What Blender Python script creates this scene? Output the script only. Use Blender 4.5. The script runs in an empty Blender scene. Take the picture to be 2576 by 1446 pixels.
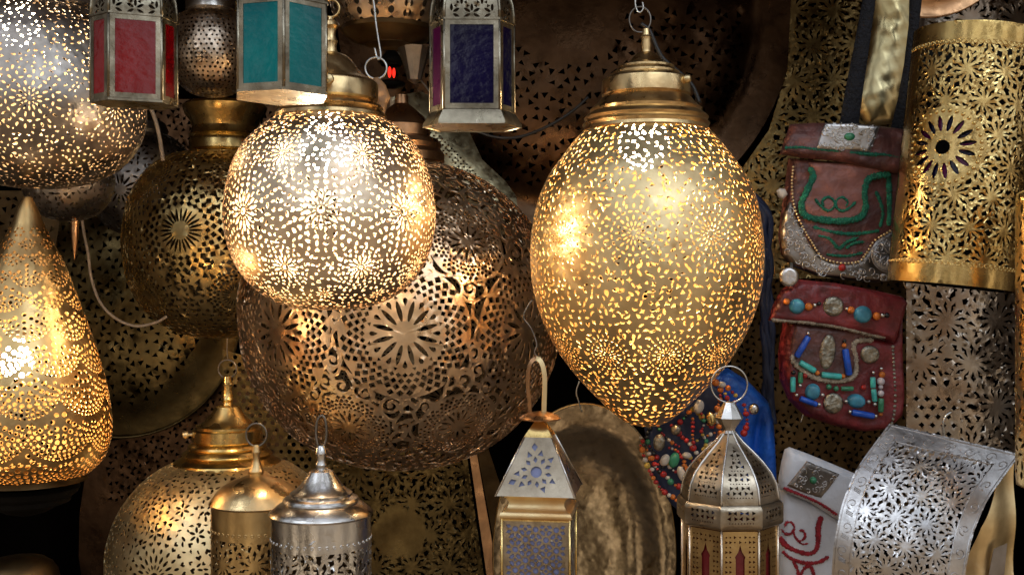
import bpy, bmesh, math, random
import numpy as np
from mathutils import Vector, Matrix, Euler
from mathutils.geometry import delaunay_2d_cdt

scene = bpy.context.scene
COL = scene.collection
PI = math.pi
rnd = random.Random(7)

# ---------------------------------------------------------------- camera
FPX = 2762.0                      # focal length in units of a 2576 px wide picture
cam_data = bpy.data.cameras.new('camera')
cam_data.sensor_width = 36.0
cam_data.lens = 18.0 / math.tan(math.radians(25.0))
cam_data.clip_start = 0.02
cam_data.clip_end = 60.0
cam = bpy.data.objects.new('camera', cam_data)
cam.rotation_euler = (math.radians(90), 0, 0)
COL.objects.link(cam)
scene.camera = cam

# ---------------------------------------------------------------- world: a shaded street behind the camera, open sky high above it
world = bpy.data.worlds.new('World')
scene.world = world
world.use_nodes = True
wn = world.node_tree.nodes
wl = world.node_tree.links
wn.clear()
def wnode(t, **k):
    n = wn.new(t)
    for a, b in k.items():
        setattr(n, a, b)
    return n
def ramp(n, stops):
    e = n.color_ramp.elements
    while len(e) > 1:
        e.remove(e[-1])
    e[0].position = stops[0][0]; e[0].color = (*stops[0][1], 1)
    for p, c in stops[1:]:
        x = e.new(p); x.color = (*c, 1)
w_tc = wnode('ShaderNodeTexCoord')
w_sep = wnode('ShaderNodeSeparateXYZ')
wl.new(w_tc.outputs['Generated'], w_sep.inputs[0])
w_el = wnode('ShaderNodeValToRGB')            # by elevation
w_zr = wnode('ShaderNodeMapRange')
w_zr.inputs['From Min'].default_value = -0.6
wl.new(w_sep.outputs['Z'], w_zr.inputs['Value'])
wl.new(w_zr.outputs[0], w_el.inputs[0])
ramp(w_el, [(0.0, (0.42, 0.31, 0.21)), (0.18, (0.52, 0.42, 0.30)), (0.42, (0.40, 0.35, 0.29)),
            (0.68, (0.9, 1.05, 1.25)), (0.85, (1.5, 1.7, 2.0)), (1.0, (0.7, 0.8, 1.0))])
w_map = wnode('ShaderNodeMapping')
w_map.inputs['Scale'].default_value = (3.4, 3.4, 1.0)
wl.new(w_tc.outputs['Generated'], w_map.inputs[0])
w_no = wnode('ShaderNodeTexNoise')
w_no.inputs['Scale'].default_value = 2.1
w_no.inputs['Detail'].default_value = 4.0
wl.new(w_map.outputs[0], w_no.inputs['Vector'])
w_nr = wnode('ShaderNodeValToRGB')
ramp(w_nr, [(0.42, (0.10, 0.085, 0.07)), (0.51, (0.50, 0.45, 0.39)), (0.58, (2.0, 1.9, 1.75)), (0.68, (3.2, 3.3, 3.4))])
wl.new(w_no.outputs['Fac'], w_nr.inputs[0])
w_mul = wnode('ShaderNodeMix', data_type='RGBA', blend_type='MULTIPLY')
w_mul.inputs[0].default_value = 1.0
wl.new(w_el.outputs[0], w_mul.inputs[6]); wl.new(w_nr.outputs[0], w_mul.inputs[7])
w_fr = wnode('ShaderNodeMapRange')            # bright street side only (behind the camera)
w_fr.inputs['From Min'].default_value = 0.35; w_fr.inputs['From Max'].default_value = -0.25
wl.new(w_sep.outputs['Y'], w_fr.inputs['Value'])
w_mx = wnode('ShaderNodeMix', data_type='RGBA')
wl.new(w_fr.outputs[0], w_mx.inputs[0])
w_mx.inputs[6].default_value = (0.010, 0.008, 0.006, 1)
wl.new(w_mul.outputs[2], w_mx.inputs[7])
w_bg = wnode('ShaderNodeBackground')
w_bg.inputs['Strength'].default_value = 0.9
wl.new(w_mx.outputs[2], w_bg.inputs['Color'])
w_out = wnode('ShaderNodeOutputWorld')
wl.new(w_bg.outputs[0], w_out.inputs['Surface'])

# ---------------------------------------------------------------- daylight falling in from the street
def area(name, loc, aim, size, size_y, energy, color):
    d = bpy.data.lights.new(name, 'AREA')
    d.shape = 'RECTANGLE'; d.size = size; d.size_y = size_y
    d.energy = energy; d.color = color
    o = bpy.data.objects.new(name, d)
    o.location = loc
    o.rotation_euler = (Vector(aim) - Vector(loc)).to_track_quat('-Z', 'Y').to_euler()
    COL.objects.link(o)
    return o
area('daylight_opening', (1.3, -1.6, 2.2), (0.2, 1.6, -0.1), 1.7, 1.0, 20, (0.78, 0.89, 1.0))
area('daylight_left', (-1.9, -1.3, 1.2), (-0.2, 1.7, -0.1), 0.5, 1.6, 2.2, (0.95, 0.95, 1.0))

scene.view_settings.view_transform = 'Standard'
scene.view_settings.look = 'None'
scene.view_settings.exposure = 0.0
scene.view_settings.gamma = 1.0
scene.view_settings.use_curve_mapping = False
scene.cycles.use_denoising = True
scene.cycles.max_bounces = 8
scene.cycles.diffuse_bounces = 3
scene.cycles.glossy_bounces = 5
scene.cycles.transmission_bounces = 6
scene.cycles.sample_clamp_indirect = 6.0
scene.cycles.caustics_reflective = False
scene.cycles.caustics_refractive = False
scene.cycles.blur_glossy = 0.4

# ---------------------------------------------------------------- naming
def tag(o, label=None, cat=None, group=None, kind=None):
    if label: o['label'] = label
    if cat: o['category'] = cat
    if group: o['group'] = group
    if kind: o['kind'] = kind
    return o

def P(px, py, Y):
    return Vector(((px - 1288.0) / FPX * Y, Y, -(py - 723.0) / FPX * Y))

class Thing:
    """a root Empty; local coordinates in metres, pixel helpers for reading sizes off the photograph"""
    def __init__(self, name, label, cat, cx, cy, Y, group=None, rot=(0, 0, 0), front=0.0):
        self.o = bpy.data.objects.new(name, None)
        self.o.empty_display_size = 0.02
        self.o.location = P(cx, cy, Y - front) + Vector((0, front, 0))
        self.o.rotation_euler = rot
        COL.objects.link(self.o)
        tag(self.o, label, cat, group)
        self.cx, self.cy, self.Y, self.s = cx, cy, Y, (Y - front) / FPX
    def L(self, px, py, d=0.0):
        """pixel position -> local point; d metres towards the viewer"""
        return Vector(((px - self.cx) * self.s, -d, -(py - self.cy) * self.s))

# ---------------------------------------------------------------- materials
def nmat(name):
    m = bpy.data.materials.new(name)
    m.use_nodes = True
    nt = m.node_tree
    b = nt.nodes['Principled BSDF']
    return m, nt, b

def metal(name, c1, c2, rough=(0.22, 0.5), metallic=1.0, nscale=9.0, bump=0.15, bscale=60.0, hammer=0.0, hscale=28.0, spots=None, c3=None):
    m, nt, b = nmat(name)
    N, Lk = nt.nodes, nt.links
    tc = N.new('ShaderNodeTexCoord')
    n1 = N.new('ShaderNodeTexNoise'); n1.inputs['Scale'].default_value = nscale; n1.inputs['Detail'].default_value = 6; n1.inputs['Roughness'].default_value = 0.62
    Lk.new(tc.outputs['Object'], n1.inputs['Vector'])
    cr = N.new('ShaderNodeValToRGB')
    st = [(0.32, c1), (0.66, c2)]
    if c3: st = [(0.30, c1), (0.5, c2), (0.66, c3)]
    ramp(cr, st)
    Lk.new(n1.outputs['Fac'], cr.inputs[0]); Lk.new(cr.outputs[0], b.inputs['Base Color'])
    n2 = N.new('ShaderNodeTexNoise'); n2.inputs['Scale'].default_value = nscale * 2.7; n2.inputs['Detail'].default_value = 5
    Lk.new(tc.outputs['Object'], n2.inputs['Vector'])
    mr = N.new('ShaderNodeMapRange'); mr.inputs['From Min'].default_value = 0.3; mr.inputs['From Max'].default_value = 0.7
    mr.inputs['To Min'].default_value = rough[0]; mr.inputs['To Max'].default_value = rough[1]
    Lk.new(n2.outputs['Fac'], mr.inputs['Value']); Lk.new(mr.outputs[0], b.inputs['Roughness'])
    b.inputs['Metallic'].default_value = metallic
    last = None
    if bump:
        n3 = N.new('ShaderNodeTexNoise'); n3.inputs['Scale'].default_value = bscale; n3.inputs['Detail'].default_value = 4
        Lk.new(tc.outputs['Object'], n3.inputs['Vector'])
        bp = N.new('ShaderNodeBump'); bp.inputs['Strength'].default_value = bump; bp.inputs['Distance'].default_value = 0.004
        Lk.new(n3.outputs['Fac'], bp.inputs['Height']); last = bp
    if hammer:
        v = N.new('ShaderNodeTexVoronoi'); v.feature = 'SMOOTH_F1'; v.inputs['Scale'].default_value = hscale
        Lk.new(tc.outputs['Object'], v.inputs['Vector'])
        b2 = N.new('ShaderNodeBump'); b2.inputs['Strength'].default_value = hammer; b2.inputs['Distance'].default_value = 0.008
        Lk.new(v.outputs['Distance'], b2.inputs['Height'])
        if last: Lk.new(last.outputs[0], b2.inputs['Normal'])
        last = b2
    if last: Lk.new(last.outputs[0], b.inputs['Normal'])
    return m

def plain(name, c, rough=0.6, metallic=0.0, var=0.25, nscale=30.0, bump=0.3, bscale=180.0, bdist=0.002, sheen=0.0, spec=0.5):
    m, nt, b = nmat(name)
    N, Lk = nt.nodes, nt.links
    tc = N.new('ShaderNodeTexCoord')
    n1 = N.new('ShaderNodeTexNoise'); n1.inputs['Scale'].default_value = nscale; n1.inputs['Detail'].default_value = 6
    Lk.new(tc.outputs['Object'], n1.inputs['Vector'])
    cr = N.new('ShaderNodeValToRGB')
    ramp(cr, [(0.3, tuple(x * (1 - var) for x in c)), (0.7, tuple(min(1, x * (1 + var)) for x in c))])
    Lk.new(n1.outputs['Fac'], cr.inputs[0]); Lk.new(cr.outputs[0], b.inputs['Base Color'])
    b.inputs['Roughness'].default_value = rough
    b.inputs['Metallic'].default_value = metallic
    b.inputs['Specular IOR Level'].default_value = spec
    if sheen: b.inputs['Sheen Weight'].default_value = sheen
    n3 = N.new('ShaderNodeTexNoise'); n3.inputs['Scale'].default_value = bscale; n3.inputs['Detail'].default_value = 3
    Lk.new(tc.outputs['Object'], n3.inputs['Vector'])
    bp = N.new('ShaderNodeBump'); bp.inputs['Strength'].default_value = bump; bp.inputs['Distance'].default_value = bdist
    Lk.new(n3.outputs['Fac'], bp.inputs['Height']); Lk.new(bp.outputs[0], b.inputs['Normal'])
    return m

def glass(name, c, c2, rough=0.1, trans=0.55, scale=9.0):
    """wavy coloured cathedral glass"""
    m, nt, b = nmat(name)
    N, Lk = nt.nodes, nt.links
    tc = N.new('ShaderNodeTexCoord')
    n1 = N.new('ShaderNodeTexNoise'); n1.inputs['Scale'].default_value = scale; n1.inputs['Detail'].default_value = 3
    Lk.new(tc.outputs['Object'], n1.inputs['Vector'])
    cr = N.new('ShaderNodeValToRGB'); ramp(cr, [(0.35, c), (0.65, c2)])
    Lk.new(n1.outputs['Fac'], cr.inputs[0]); Lk.new(cr.outputs[0], b.inputs['Base Color'])
    b.inputs['Roughness'].default_value = rough
    b.inputs['Transmission Weight'].default_value = trans
    b.inputs['IOR'].default_value = 1.45
    b.inputs['Specular IOR Level'].default_value = 0.3; b.inputs['Coat Weight'].default_value = 0.0; b.inputs['Coat Roughness'].default_value = 0.03
    n3 = N.new('ShaderNodeTexNoise'); n3.inputs['Scale'].default_value = 75; n3.inputs['Detail'].default_value = 3
    mp = N.new('ShaderNodeMapping'); mp.inputs['Scale'].default_value = (1, 1, 1.6)
    Lk.new(tc.outputs['Object'], mp.inputs[0]); Lk.new(mp.outputs[0], n3.inputs['Vector'])
    bp = N.new('ShaderNodeBump'); bp.inputs['Strength'].default_value = 0.14; bp.inputs['Distance'].default_value = 0.002
    Lk.new(n3.outputs['Fac'], bp.inputs['Height']); Lk.new(bp.outputs[0], b.inputs['Normal'])
    return m

def emit(name, c, strength):
    m, nt, b = nmat(name)
    b.inputs['Base Color'].default_value = (*c, 1)
    b.inputs['Emission Color'].default_value = (*c, 1)
    b.inputs['Emission Strength'].default_value = strength
    return m

M = {}
M['brass'] = metal('brass', (0.32, 0.195, 0.08), (0.68, 0.47, 0.21), (0.22, 0.46))
M['brass_pale'] = metal('pale_brass', (0.52, 0.38, 0.19), (0.84, 0.66, 0.37), (0.34, 0.50), c3=(0.68, 0.44, 0.20), nscale=7)
M['brass_rose'] = metal('rosy_pale_brass', (0.62, 0.46, 0.33), (0.90, 0.74, 0.55), (0.28, 0.46), c3=(0.72, 0.48, 0.32), nscale=8)
M['leather_rose'] = plain('rosy_leather', (0.22, 0.08, 0.062), 0.5, nscale=22, var=0.3, bump=0.5, bscale=140, bdist=0.003)
M['brass_gold'] = metal('gold_brass', (0.55, 0.36, 0.12), (0.85, 0.64, 0.28), (0.16, 0.34))
M['brass_cap'] = metal('spun_brass', (0.42, 0.27, 0.12), (0.76, 0.55, 0.28), (0.2, 0.42), c3=(0.56, 0.37, 0.18), nscale=16)
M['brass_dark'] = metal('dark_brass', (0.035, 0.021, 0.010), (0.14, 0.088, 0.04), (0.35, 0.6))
M['brass_olive'] = metal('olive_brass', (0.50, 0.35, 0.13), (0.84, 0.61, 0.27), (0.22, 0.40), c3=(0.70, 0.45, 0.17))
M['sheet_olive'] = metal('shade_olive_sheet', (0.045, 0.031, 0.012), (0.20, 0.14, 0.057), (0.22, 0.40), c3=(0.10, 0.062, 0.024), nscale=6)  # base colour darkened, so the shade at the back is in the colour
M['sheet_grey'] = metal('shade_grey_sheet', (0.15, 0.115, 0.09), (0.38, 0.32, 0.26), (0.20, 0.38), c3=(0.26, 0.17, 0.11), nscale=5)  # dark in colour to stand in for shade behind the wall lights
M['copper'] = metal('copper_brass', (0.76, 0.51, 0.31), (0.97, 0.75, 0.52), (0.24, 0.42), c3=(0.93, 0.58, 0.33), nscale=4.5)
M['copper_cap'] = metal('copper', (0.38, 0.20, 0.10), (0.66, 0.38, 0.20), (0.22, 0.42))
M['copper_dark'] = metal('shade_tarnished_copper', (0.022, 0.012, 0.007), (0.115, 0.064, 0.035), (0.20, 0.40), nscale=5, c3=(0.05, 0.027, 0.015))  # tarnished tone, darkened further in colour for the shaded back
M['silver'] = metal('silver_metal', (0.42, 0.39, 0.36), (0.72, 0.69, 0.66), (0.16, 0.36))
M['silver_warm'] = metal('warm_silver', (0.38, 0.29, 0.21), (0.74, 0.61, 0.49), (0.2, 0.42), nscale=12)
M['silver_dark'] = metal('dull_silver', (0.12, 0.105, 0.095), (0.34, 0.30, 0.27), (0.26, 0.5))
M['silver_matt'] = metal('aged_silver', (0.40, 0.38, 0.38), (0.68, 0.65, 0.64), (0.26, 0.46), nscale=14, bump=0.4, bscale=40)
M['pewter'] = metal('soft_pewter', (0.22, 0.175, 0.125), (0.50, 0.42, 0.32), (0.26, 0.46), nscale=16, bump=0.3)
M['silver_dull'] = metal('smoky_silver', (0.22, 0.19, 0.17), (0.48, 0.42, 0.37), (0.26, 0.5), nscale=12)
M['hammer'] = metal('hammered_brass', (0.38, 0.29, 0.13), (0.66, 0.56, 0.32), (0.24, 0.42), hammer=0.22, hscale=40, bump=0.2, bscale=25)
M['dish'] = metal('dish_metal', (0.20, 0.155, 0.10), (0.34, 0.27, 0.18), (0.12, 0.26), hammer=0.05, hscale=90, bump=0.10, bscale=30, nscale=40, c3=(0.27, 0.21, 0.14))
M['crescent'] = metal('mottled_brass', (0.16, 0.12, 0.06), (0.42, 0.36, 0.22), (0.2, 0.5), c3=(0.26, 0.20, 0.11), nscale=22, bump=0.6, bscale=30)
M['nickel'] = metal('nickel_trim', (0.12, 0.10, 0.07), (0.42, 0.365, 0.27), (0.2, 0.45), nscale=25, bump=0.2)
M['iron'] = metal('iron_wire', (0.10, 0.09, 0.08), (0.26, 0.23, 0.20), (0.3, 0.5), nscale=30)
M['steel'] = metal('steel_wire', (0.45, 0.44, 0.42), (0.7, 0.69, 0.66), (0.2, 0.35), nscale=30)
M['in_warm'] = metal('lamp_inside_gold', (0.42, 0.27, 0.11), (0.60, 0.42, 0.20), (0.5, 0.7), metallic=0.55, bump=0.2)
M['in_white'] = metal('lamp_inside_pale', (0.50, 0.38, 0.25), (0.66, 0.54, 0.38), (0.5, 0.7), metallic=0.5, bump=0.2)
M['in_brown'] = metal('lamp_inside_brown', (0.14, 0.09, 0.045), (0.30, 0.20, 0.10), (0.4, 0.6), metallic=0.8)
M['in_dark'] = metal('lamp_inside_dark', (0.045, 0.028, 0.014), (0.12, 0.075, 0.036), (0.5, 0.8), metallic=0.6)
M['black'] = plain('plain_black', (0.006, 0.005, 0.004), 0.6, spec=0.08)
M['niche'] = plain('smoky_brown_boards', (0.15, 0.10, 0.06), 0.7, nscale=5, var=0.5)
M['wall'] = plain('dark_stall_back', (0.004, 0.003, 0.0025), 0.9, nscale=4, var=0.5, spec=0.0)  # near-black colour stands in for the deep shade behind everything
M['g_red'] = glass('red_glass', (0.22, 0.001, 0.004), (0.46, 0.003, 0.008), trans=.5, scale=7)
M['g_teal'] = glass('teal_glass', (0.0, 0.085, 0.14), (0.0, 0.33, 0.34), trans=.5, scale=7)
M['g_blue'] = glass('violet_blue_glass', (0.002, 0.0008, 0.016), (0.005, 0.002, 0.045), trans=0.3)
M['g_plum'] = glass('plum_glass', (0.09, 0.006, 0.05), (0.17, 0.012, 0.10), trans=0.3)
M['g_frost'] = plain('frosted_blue_glass', (0.20, 0.22, 0.40), 0.2, nscale=20, bump=0.1)
M['g_ruby'] = plain('ruby_pane', (0.13, 0.012, 0.014), 0.2, nscale=20, bump=0.1)
M['leather_maroon'] = plain('maroon_leather', (0.105, 0.036, 0.030), 0.5, nscale=30, var=0.55, bump=1.0, bscale=48, bdist=0.006)
M['leather_red'] = plain('red_leather', (0.16, 0.017, 0.020), 0.45, nscale=34, var=0.6, bump=1.0, bscale=44, bdist=0.006)
M['leather_blue'] = plain('blue_leather', (0.008, 0.09, 0.44), 0.55, nscale=24, var=0.45, bump=0.9, bscale=60, bdist=0.005)
M['leather_navy'] = plain('navy_leather', (0.012, 0.020, 0.060), 0.6, nscale=16, var=0.4, bump=0.4, bscale=90)
M['leather_white'] = plain('white_leather', (0.58, 0.58, 0.62), 0.5, nscale=24, var=0.16, bump=0.4, bscale=120)
M['leather_tan'] = plain('tan_leather', (0.33, 0.17, 0.07), 0.6, nscale=60, var=0.3)
M['emb_green'] = plain('green_embroidery', (0.008, 0.15, 0.085), 0.75, nscale=150, var=0.4, bump=1.0, bscale=420, bdist=0.004)
M['emb_red'] = plain('red_embroidery', (0.33, 0.012, 0.022), 0.75, nscale=150, var=0.4, bump=1.0, bscale=420, bdist=0.004)
M['emb_cream'] = plain('cream_stitching', (0.42, 0.33, 0.24), 0.8, nscale=150, var=0.4, bump=1.0, bscale=420, bdist=0.004)
M['strap'] = plain('black_strap', (0.006, 0.006, 0.010), 0.85, nscale=90, bump=1.0, bscale=200, bdist=0.006)
M['b_red'] = plain('red_bead', (0.42, 0.02, 0.015), 0.45, nscale=160, var=0.45, bump=0.1)
M['b_orange'] = plain('orange_bead', (0.62, 0.16, 0.02), 0.48, nscale=160, var=0.45, bump=0.1)
M['b_yellow'] = plain('yellow_bead', (0.60, 0.38, 0.06), 0.48, nscale=160, var=0.45, bump=0.1)
M['b_green'] = plain('green_bead', (0.04, 0.22, 0.11), 0.2, nscale=60, var=0.4, bump=0.05)
M['b_turq'] = plain('turquoise', (0.06, 0.42, 0.38), 0.35, nscale=90, var=0.4, bump=0.1)
M['b_blue'] = plain('turquoise_blue_stone', (0.06, 0.26, 0.36), 0.35, nscale=70, var=0.45, bump=0.15)
M['b_cobalt'] = plain('cobalt_bead', (0.012, 0.08, 0.46), 0.25, nscale=90, var=0.3, bump=0.1)
M['b_black'] = plain('black_bead', (0.01, 0.01, 0.012), 0.2, bump=0.05)
M['b_pearl'] = plain('pearl_bead', (0.55, 0.48, 0.50), 0.25, bump=0.05)
M['shell'] = plain('cowrie_shell', (0.60, 0.50, 0.40), 0.35, nscale=40, var=0.2, bump=0.1)
M['coin'] = metal('old_coin', (0.12, 0.11, 0.09), (0.42, 0.38, 0.30), (0.3, 0.5), nscale=60, bump=0.8, bscale=130)
M['cord'] = plain('pale_cord', (0.36, 0.25, 0.16), 0.6, nscale=60)
M['flex'] = plain('black_flex', (0.02, 0.017, 0.015), 0.4)
M['bulb'] = emit('bulb_glow', (1.0, 0.84, 0.58), 45.0)
M['red_bulb'] = emit('red_glow', (1.0, 0.03, 0.015), 1.3)
M['ceramic'] = plain('ceramic_socket', (0.3, 0.25, 0.18), 0.5)

# ---------------------------------------------------------------- mesh building
class MB:
    def __init__(self):
        self.V, self.F, self.mi, self.sm, self.n = [], [], [], [], 0
    def add(self, V, F, mi=0, smooth=True):
        V = np.asarray(V, float).reshape(-1, 3)
        self.V.append(V)
        F = [tuple(int(i) + self.n for i in f) for f in F]
        self.F += F
        self.mi += [mi] * len(F) if np.isscalar(mi) else list(mi)
        self.sm += [smooth] * len(F) if isinstance(smooth, bool) else list(smooth)
        self.n += len(V)
        return self
    def build(self, name, mats, parent=None, sharp=None, loc=None):
        me = bpy.data.meshes.new(name)
        me.from_pydata(np.concatenate(self.V).tolist(), [], self.F)
        if not isinstance(mats, (list, tuple)): mats = [mats]
        for m in mats: me.materials.append(M[m] if isinstance(m, str) else m)
        me.polygons.foreach_set('material_index', self.mi)
        me.polygons.foreach_set('use_smooth', self.sm)
        if sharp: me.set_sharp_from_angle(angle=math.radians(sharp))
        me.update()
        o = bpy.data.objects.new(name, me)
        COL.objects.link(o)
        if parent is not None: o.parent = parent.o if isinstance(parent, Thing) else parent
        if loc is not None: o.location = loc
        return o

def vnormals(V, F):
    n = np.zeros_like(V)
    a, b, c = V[F[:, 0]], V[F[:, 1]], V[F[:, 2]]
    fn = np.cross(b - a, c - a)
    for k in range(3): np.add.at(n, F[:, k], fn)
    l = np.linalg.norm(n, axis=1); l[l == 0] = 1
    return n / l[:, None]

HOLE = [None]
EMB = [0.25]
def shell(mb, V, F, t, hint, mi=(0, 1, 0)):
    """give a triangulated sheet real thickness, with a cut rim round every hole. hint: (N,3) rough outward directions"""
    V = np.asarray(V); F = np.asarray(F)
    N = vnormals(V, F)
    if (N * hint).sum() < 0:
        F = F[:, ::-1]; N = -N
    if HOLE[0] is not None and len(HOLE[0]) == len(V) and EMB[0]:
        V = V + N * (HOLE[0] * EMB[0] * t)[:, None]     # punched edges stand a little proud of the sheet
    mb.add(V, F, mi[0], True)
    Vb = V - N * t
    mb.add(Vb, F[:, ::-1], mi[1], True)
    e = np.concatenate([F[:, [0, 1]], F[:, [1, 2]], F[:, [2, 0]]])
    key = np.sort(e, axis=1); k = key[:, 0].astype(np.int64) * (len(V) + 1) + key[:, 1]
    u, inv, cnt = np.unique(k, return_inverse=True, return_counts=True)
    be = e[cnt[inv] == 1]
    m = len(be)
    if m:
        RV = np.concatenate([V[be[:, 1]], V[be[:, 0]], Vb[be[:, 0]], Vb[be[:, 1]]])
        i = np.arange(m)
        RF = np.stack([i, i + m, i + 2 * m, i + 3 * m], 1)
        mb.add(RV, RF, mi[2], False)

def ccw(p):
    p = np.asarray(p, float)
    x, y = p[:, 0], p[:, 1]
    return p if (x * np.roll(y, -1) - np.roll(x, -1) * y).sum() >= 0 else p[::-1]

def tri_area(V, F):
    if len(F) == 0: return 0.0
    a, b, c = V[F[:, 0]], V[F[:, 1]], V[F[:, 2]]
    return float(np.abs((b[:, 0] - a[:, 0]) * (c[:, 1] - a[:, 1]) - (b[:, 1] - a[:, 1]) * (c[:, 0] - a[:, 0])).sum() / 2)

def poly_area(p):
    x, y = np.asarray(p)[:, 0], np.asarray(p)[:, 1]
    return abs(float((x * np.roll(y, -1) - np.roll(x, -1) * y).sum())) / 2

def in_mask(Pn, poly):
    """even-odd test of many points"""
    x, y = Pn[:, 0], Pn[:, 1]
    c = np.zeros(len(Pn), bool)
    n = len(poly)
    for i in range(n):
        x0, y0 = poly[i]; x1, y1 = poly[i - 1]
        if y0 == y1: continue
        c ^= ((y0 > y) != (y1 > y)) & (x < (x1 - x0) * (y - y0) / (y1 - y0) + x0)
    return c

def cdt(bound, holes=(), metal_polys=None, g=1.0, extra=None):
    """triangulate the region inside bound, minus holes; if metal_polys is given keep only what they cover"""
    bound = ccw(bound)
    pts, edges = [], []
    def loop(p):
        k = len(pts); n = len(p)
        pts.extend([(float(q[0]), float(q[1])) for q in p])
        edges.extend([(k + i, k + (i + 1) % n) for i in range(n)])
    bp = []
    for i in range(len(bound)):
        a, b = bound[i], bound[(i + 1) % len(bound)]
        n = max(1, int(np.linalg.norm(b - a) / g))
        for k in range(n): bp.append(tuple(a + (b - a) * k / n))
    loop(bp)
    nB = len(pts)
    for p in (metal_polys or ()): loop(p)
    for p in holes: loop(p)
    nG = len(pts)
    lo, hi = bound.min(0), bound.max(0)
    row = 0; y = lo[1] + g * 0.5
    while y < hi[1]:
        for x in np.arange(lo[0] + g * (0.5 if row % 2 else 0.95), hi[0], g): pts.append((float(x), float(y)))
        y += g * 0.87; row += 1
    r = delaunay_2d_cdt([Vector(p) for p in pts], edges, [], 0, 1e-6, True)
    V = np.array([(v.x, v.y) for v in r[0]])
    F = np.array([t for t in r[2] if len(t) == 3], int)
    C = V[F].mean(1)
    keep = in_mask(C, bp)
    order = np.argsort(C[:, 1]); ys = C[order, 1]
    def cover(polys):
        m = np.zeros(len(F), bool)
        for p in polys:
            p = np.asarray(p)
            a = np.searchsorted(ys, p[:, 1].min()); b = np.searchsorted(ys, p[:, 1].max())
            idx = order[a:b]
            cx = C[idx, 0]
            idx = idx[(cx > p[:, 0].min()) & (cx < p[:, 0].max())]
            if len(idx): m[idx] |= in_mask(C[idx], p)
        return m
    if metal_polys is not None: keep &= cover(metal_polys)
    if len(holes): keep &= ~cover(holes)
    F = F[keep]
    hv = np.zeros(len(V))
    if (len(holes) or metal_polys is not None) and len(F):
        rg = np.random.RandomState(5)
        e = np.sort(np.concatenate([F[:, [0, 1]], F[:, [1, 2]], F[:, [2, 0]]]), 1)
        u, cnt = np.unique(e[:, 0].astype(np.int64) * (len(V) + 1) + e[:, 1], return_counts=True)
        k1 = u[cnt == 1]
        bv = np.unique(np.concatenate([k1 // (len(V) + 1), k1 % (len(V) + 1)])).astype(int)
        ins = np.array([not any(q < nB for q in r[3][k]) for k in bv], bool)
        bv = bv[ins]
        hv[bv] = rg.uniform(-1, 1, len(bv))
    used = np.unique(F)
    HOLE[0] = hv[used] if hv.any() else None
    re = -np.ones(len(V), int); re[used] = np.arange(len(used))
    return V[used], re[F]

def smooth_profile(pts, n=160):
    """Catmull-Rom through (r, y) points, evenly resampled by arc length"""
    p = np.array(pts, float)
    q = np.vstack([2 * p[0] - p[1], p, 2 * p[-1] - p[-2]])
    out = []
    for i in range(1, len(q) - 2):
        for t in np.linspace(0, 1, 24, endpoint=False):
            a, b, c, d = q[i - 1], q[i], q[i + 1], q[i + 2]
            out.append(0.5 * ((2 * b) + (-a + c) * t + (2 * a - 5 * b + 4 * c - d) * t * t + (-a + 3 * b - 3 * c + d) * t ** 3))
    out.append(p[-1]); out = np.array(out); out[:, 0] = np.maximum(out[:, 0], 0)
    s = np.concatenate([[0], np.cumsum(np.linalg.norm(np.diff(out, axis=0), axis=1))])
    si = np.linspace(0, s[-1], n)
    return np.stack([np.interp(si, s, out[:, 0]), np.interp(si, s, out[:, 1])], 1)

class Surf:
    """surface of revolution; profile in px (r, y) relative to the picture, scaled on output"""
    def __init__(self, prof, cy, s):
        self.p = np.asarray(prof, float); self.cy = cy; self.sc = s
        self.s = np.concatenate([[0], np.cumsum(np.linalg.norm(np.diff(self.p, axis=0), axis=1))])
        self.L = self.s[-1]; self.R = self.p[:, 0].max()
    def r(self, s): return np.maximum(np.interp(s, self.s, self.p[:, 0]), self.R * 0.03)
    def y2s(self, y): return float(np.interp(y, self.p[:, 1], self.s))
    def at(self, th, s):
        r = np.interp(s, self.s, self.p[:, 0]) * self.sc
        z = -(np.interp(s, self.s, self.p[:, 1]) - self.cy) * self.sc
        return np.stack([r * np.sin(th), -r * np.cos(th), z], -1)
    def place(self, th, s, poly, rot=0.0):
        """poly in px, turned by rot, set down on the surface at (th, s)"""
        poly = np.asarray(poly); c, q = math.cos(rot), math.sin(rot)
        x = poly[:, 0] * c - poly[:, 1] * q; y = poly[:, 0] * q + poly[:, 1] * c
        ss = s + y
        return np.stack([th + x / self.r(np.full_like(ss, s)), ss], 1)
    def polar(self, th, s, rho, phi):
        ss = s + rho * math.sin(phi)
        return th + rho * math.cos(phi) / float(self.r(ss)), ss
    def pierced(self, mb, holes=(), straps=None, g=14.0, t=0.8, span=(-PI, PI), s0=0.0, s1=None, mi=(0, 1, 0)):
        s1 = self.L if s1 is None else s1
        R = self.R
        lim = 0.02 if span[1] - span[0] > 6.2 else 0.0
        def conv(polys, clip):
            out = []
            for p in polys:
                if clip and (p[:, 0].min() < span[0] + lim or p[:, 0].max() > span[1] - lim or p[:, 1].min() < s0 + 2 or p[:, 1].max() > s1 - 2): continue
                out.append(np.stack([p[:, 0] * R, p[:, 1]], 1))
            return out
        H = conv(holes, True)
        S = conv(straps, False) if straps is not None else None
        b = [(span[0] * R, s0), (span[1] * R, s0), (span[1] * R, s1), (span[0] * R, s1)]
        V, F = cdt(b, H, S, g)
        th = V[:, 0] / R
        W = self.at(th, V[:, 1])
        hint = np.stack([np.sin(th), -np.cos(th), np.zeros_like(th)], 1) * (np.interp(V[:, 1], self.s, self.p[:, 0]) / R)[:, None]
        shell(mb, W, F, t * self.sc, hint, mi)

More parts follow.
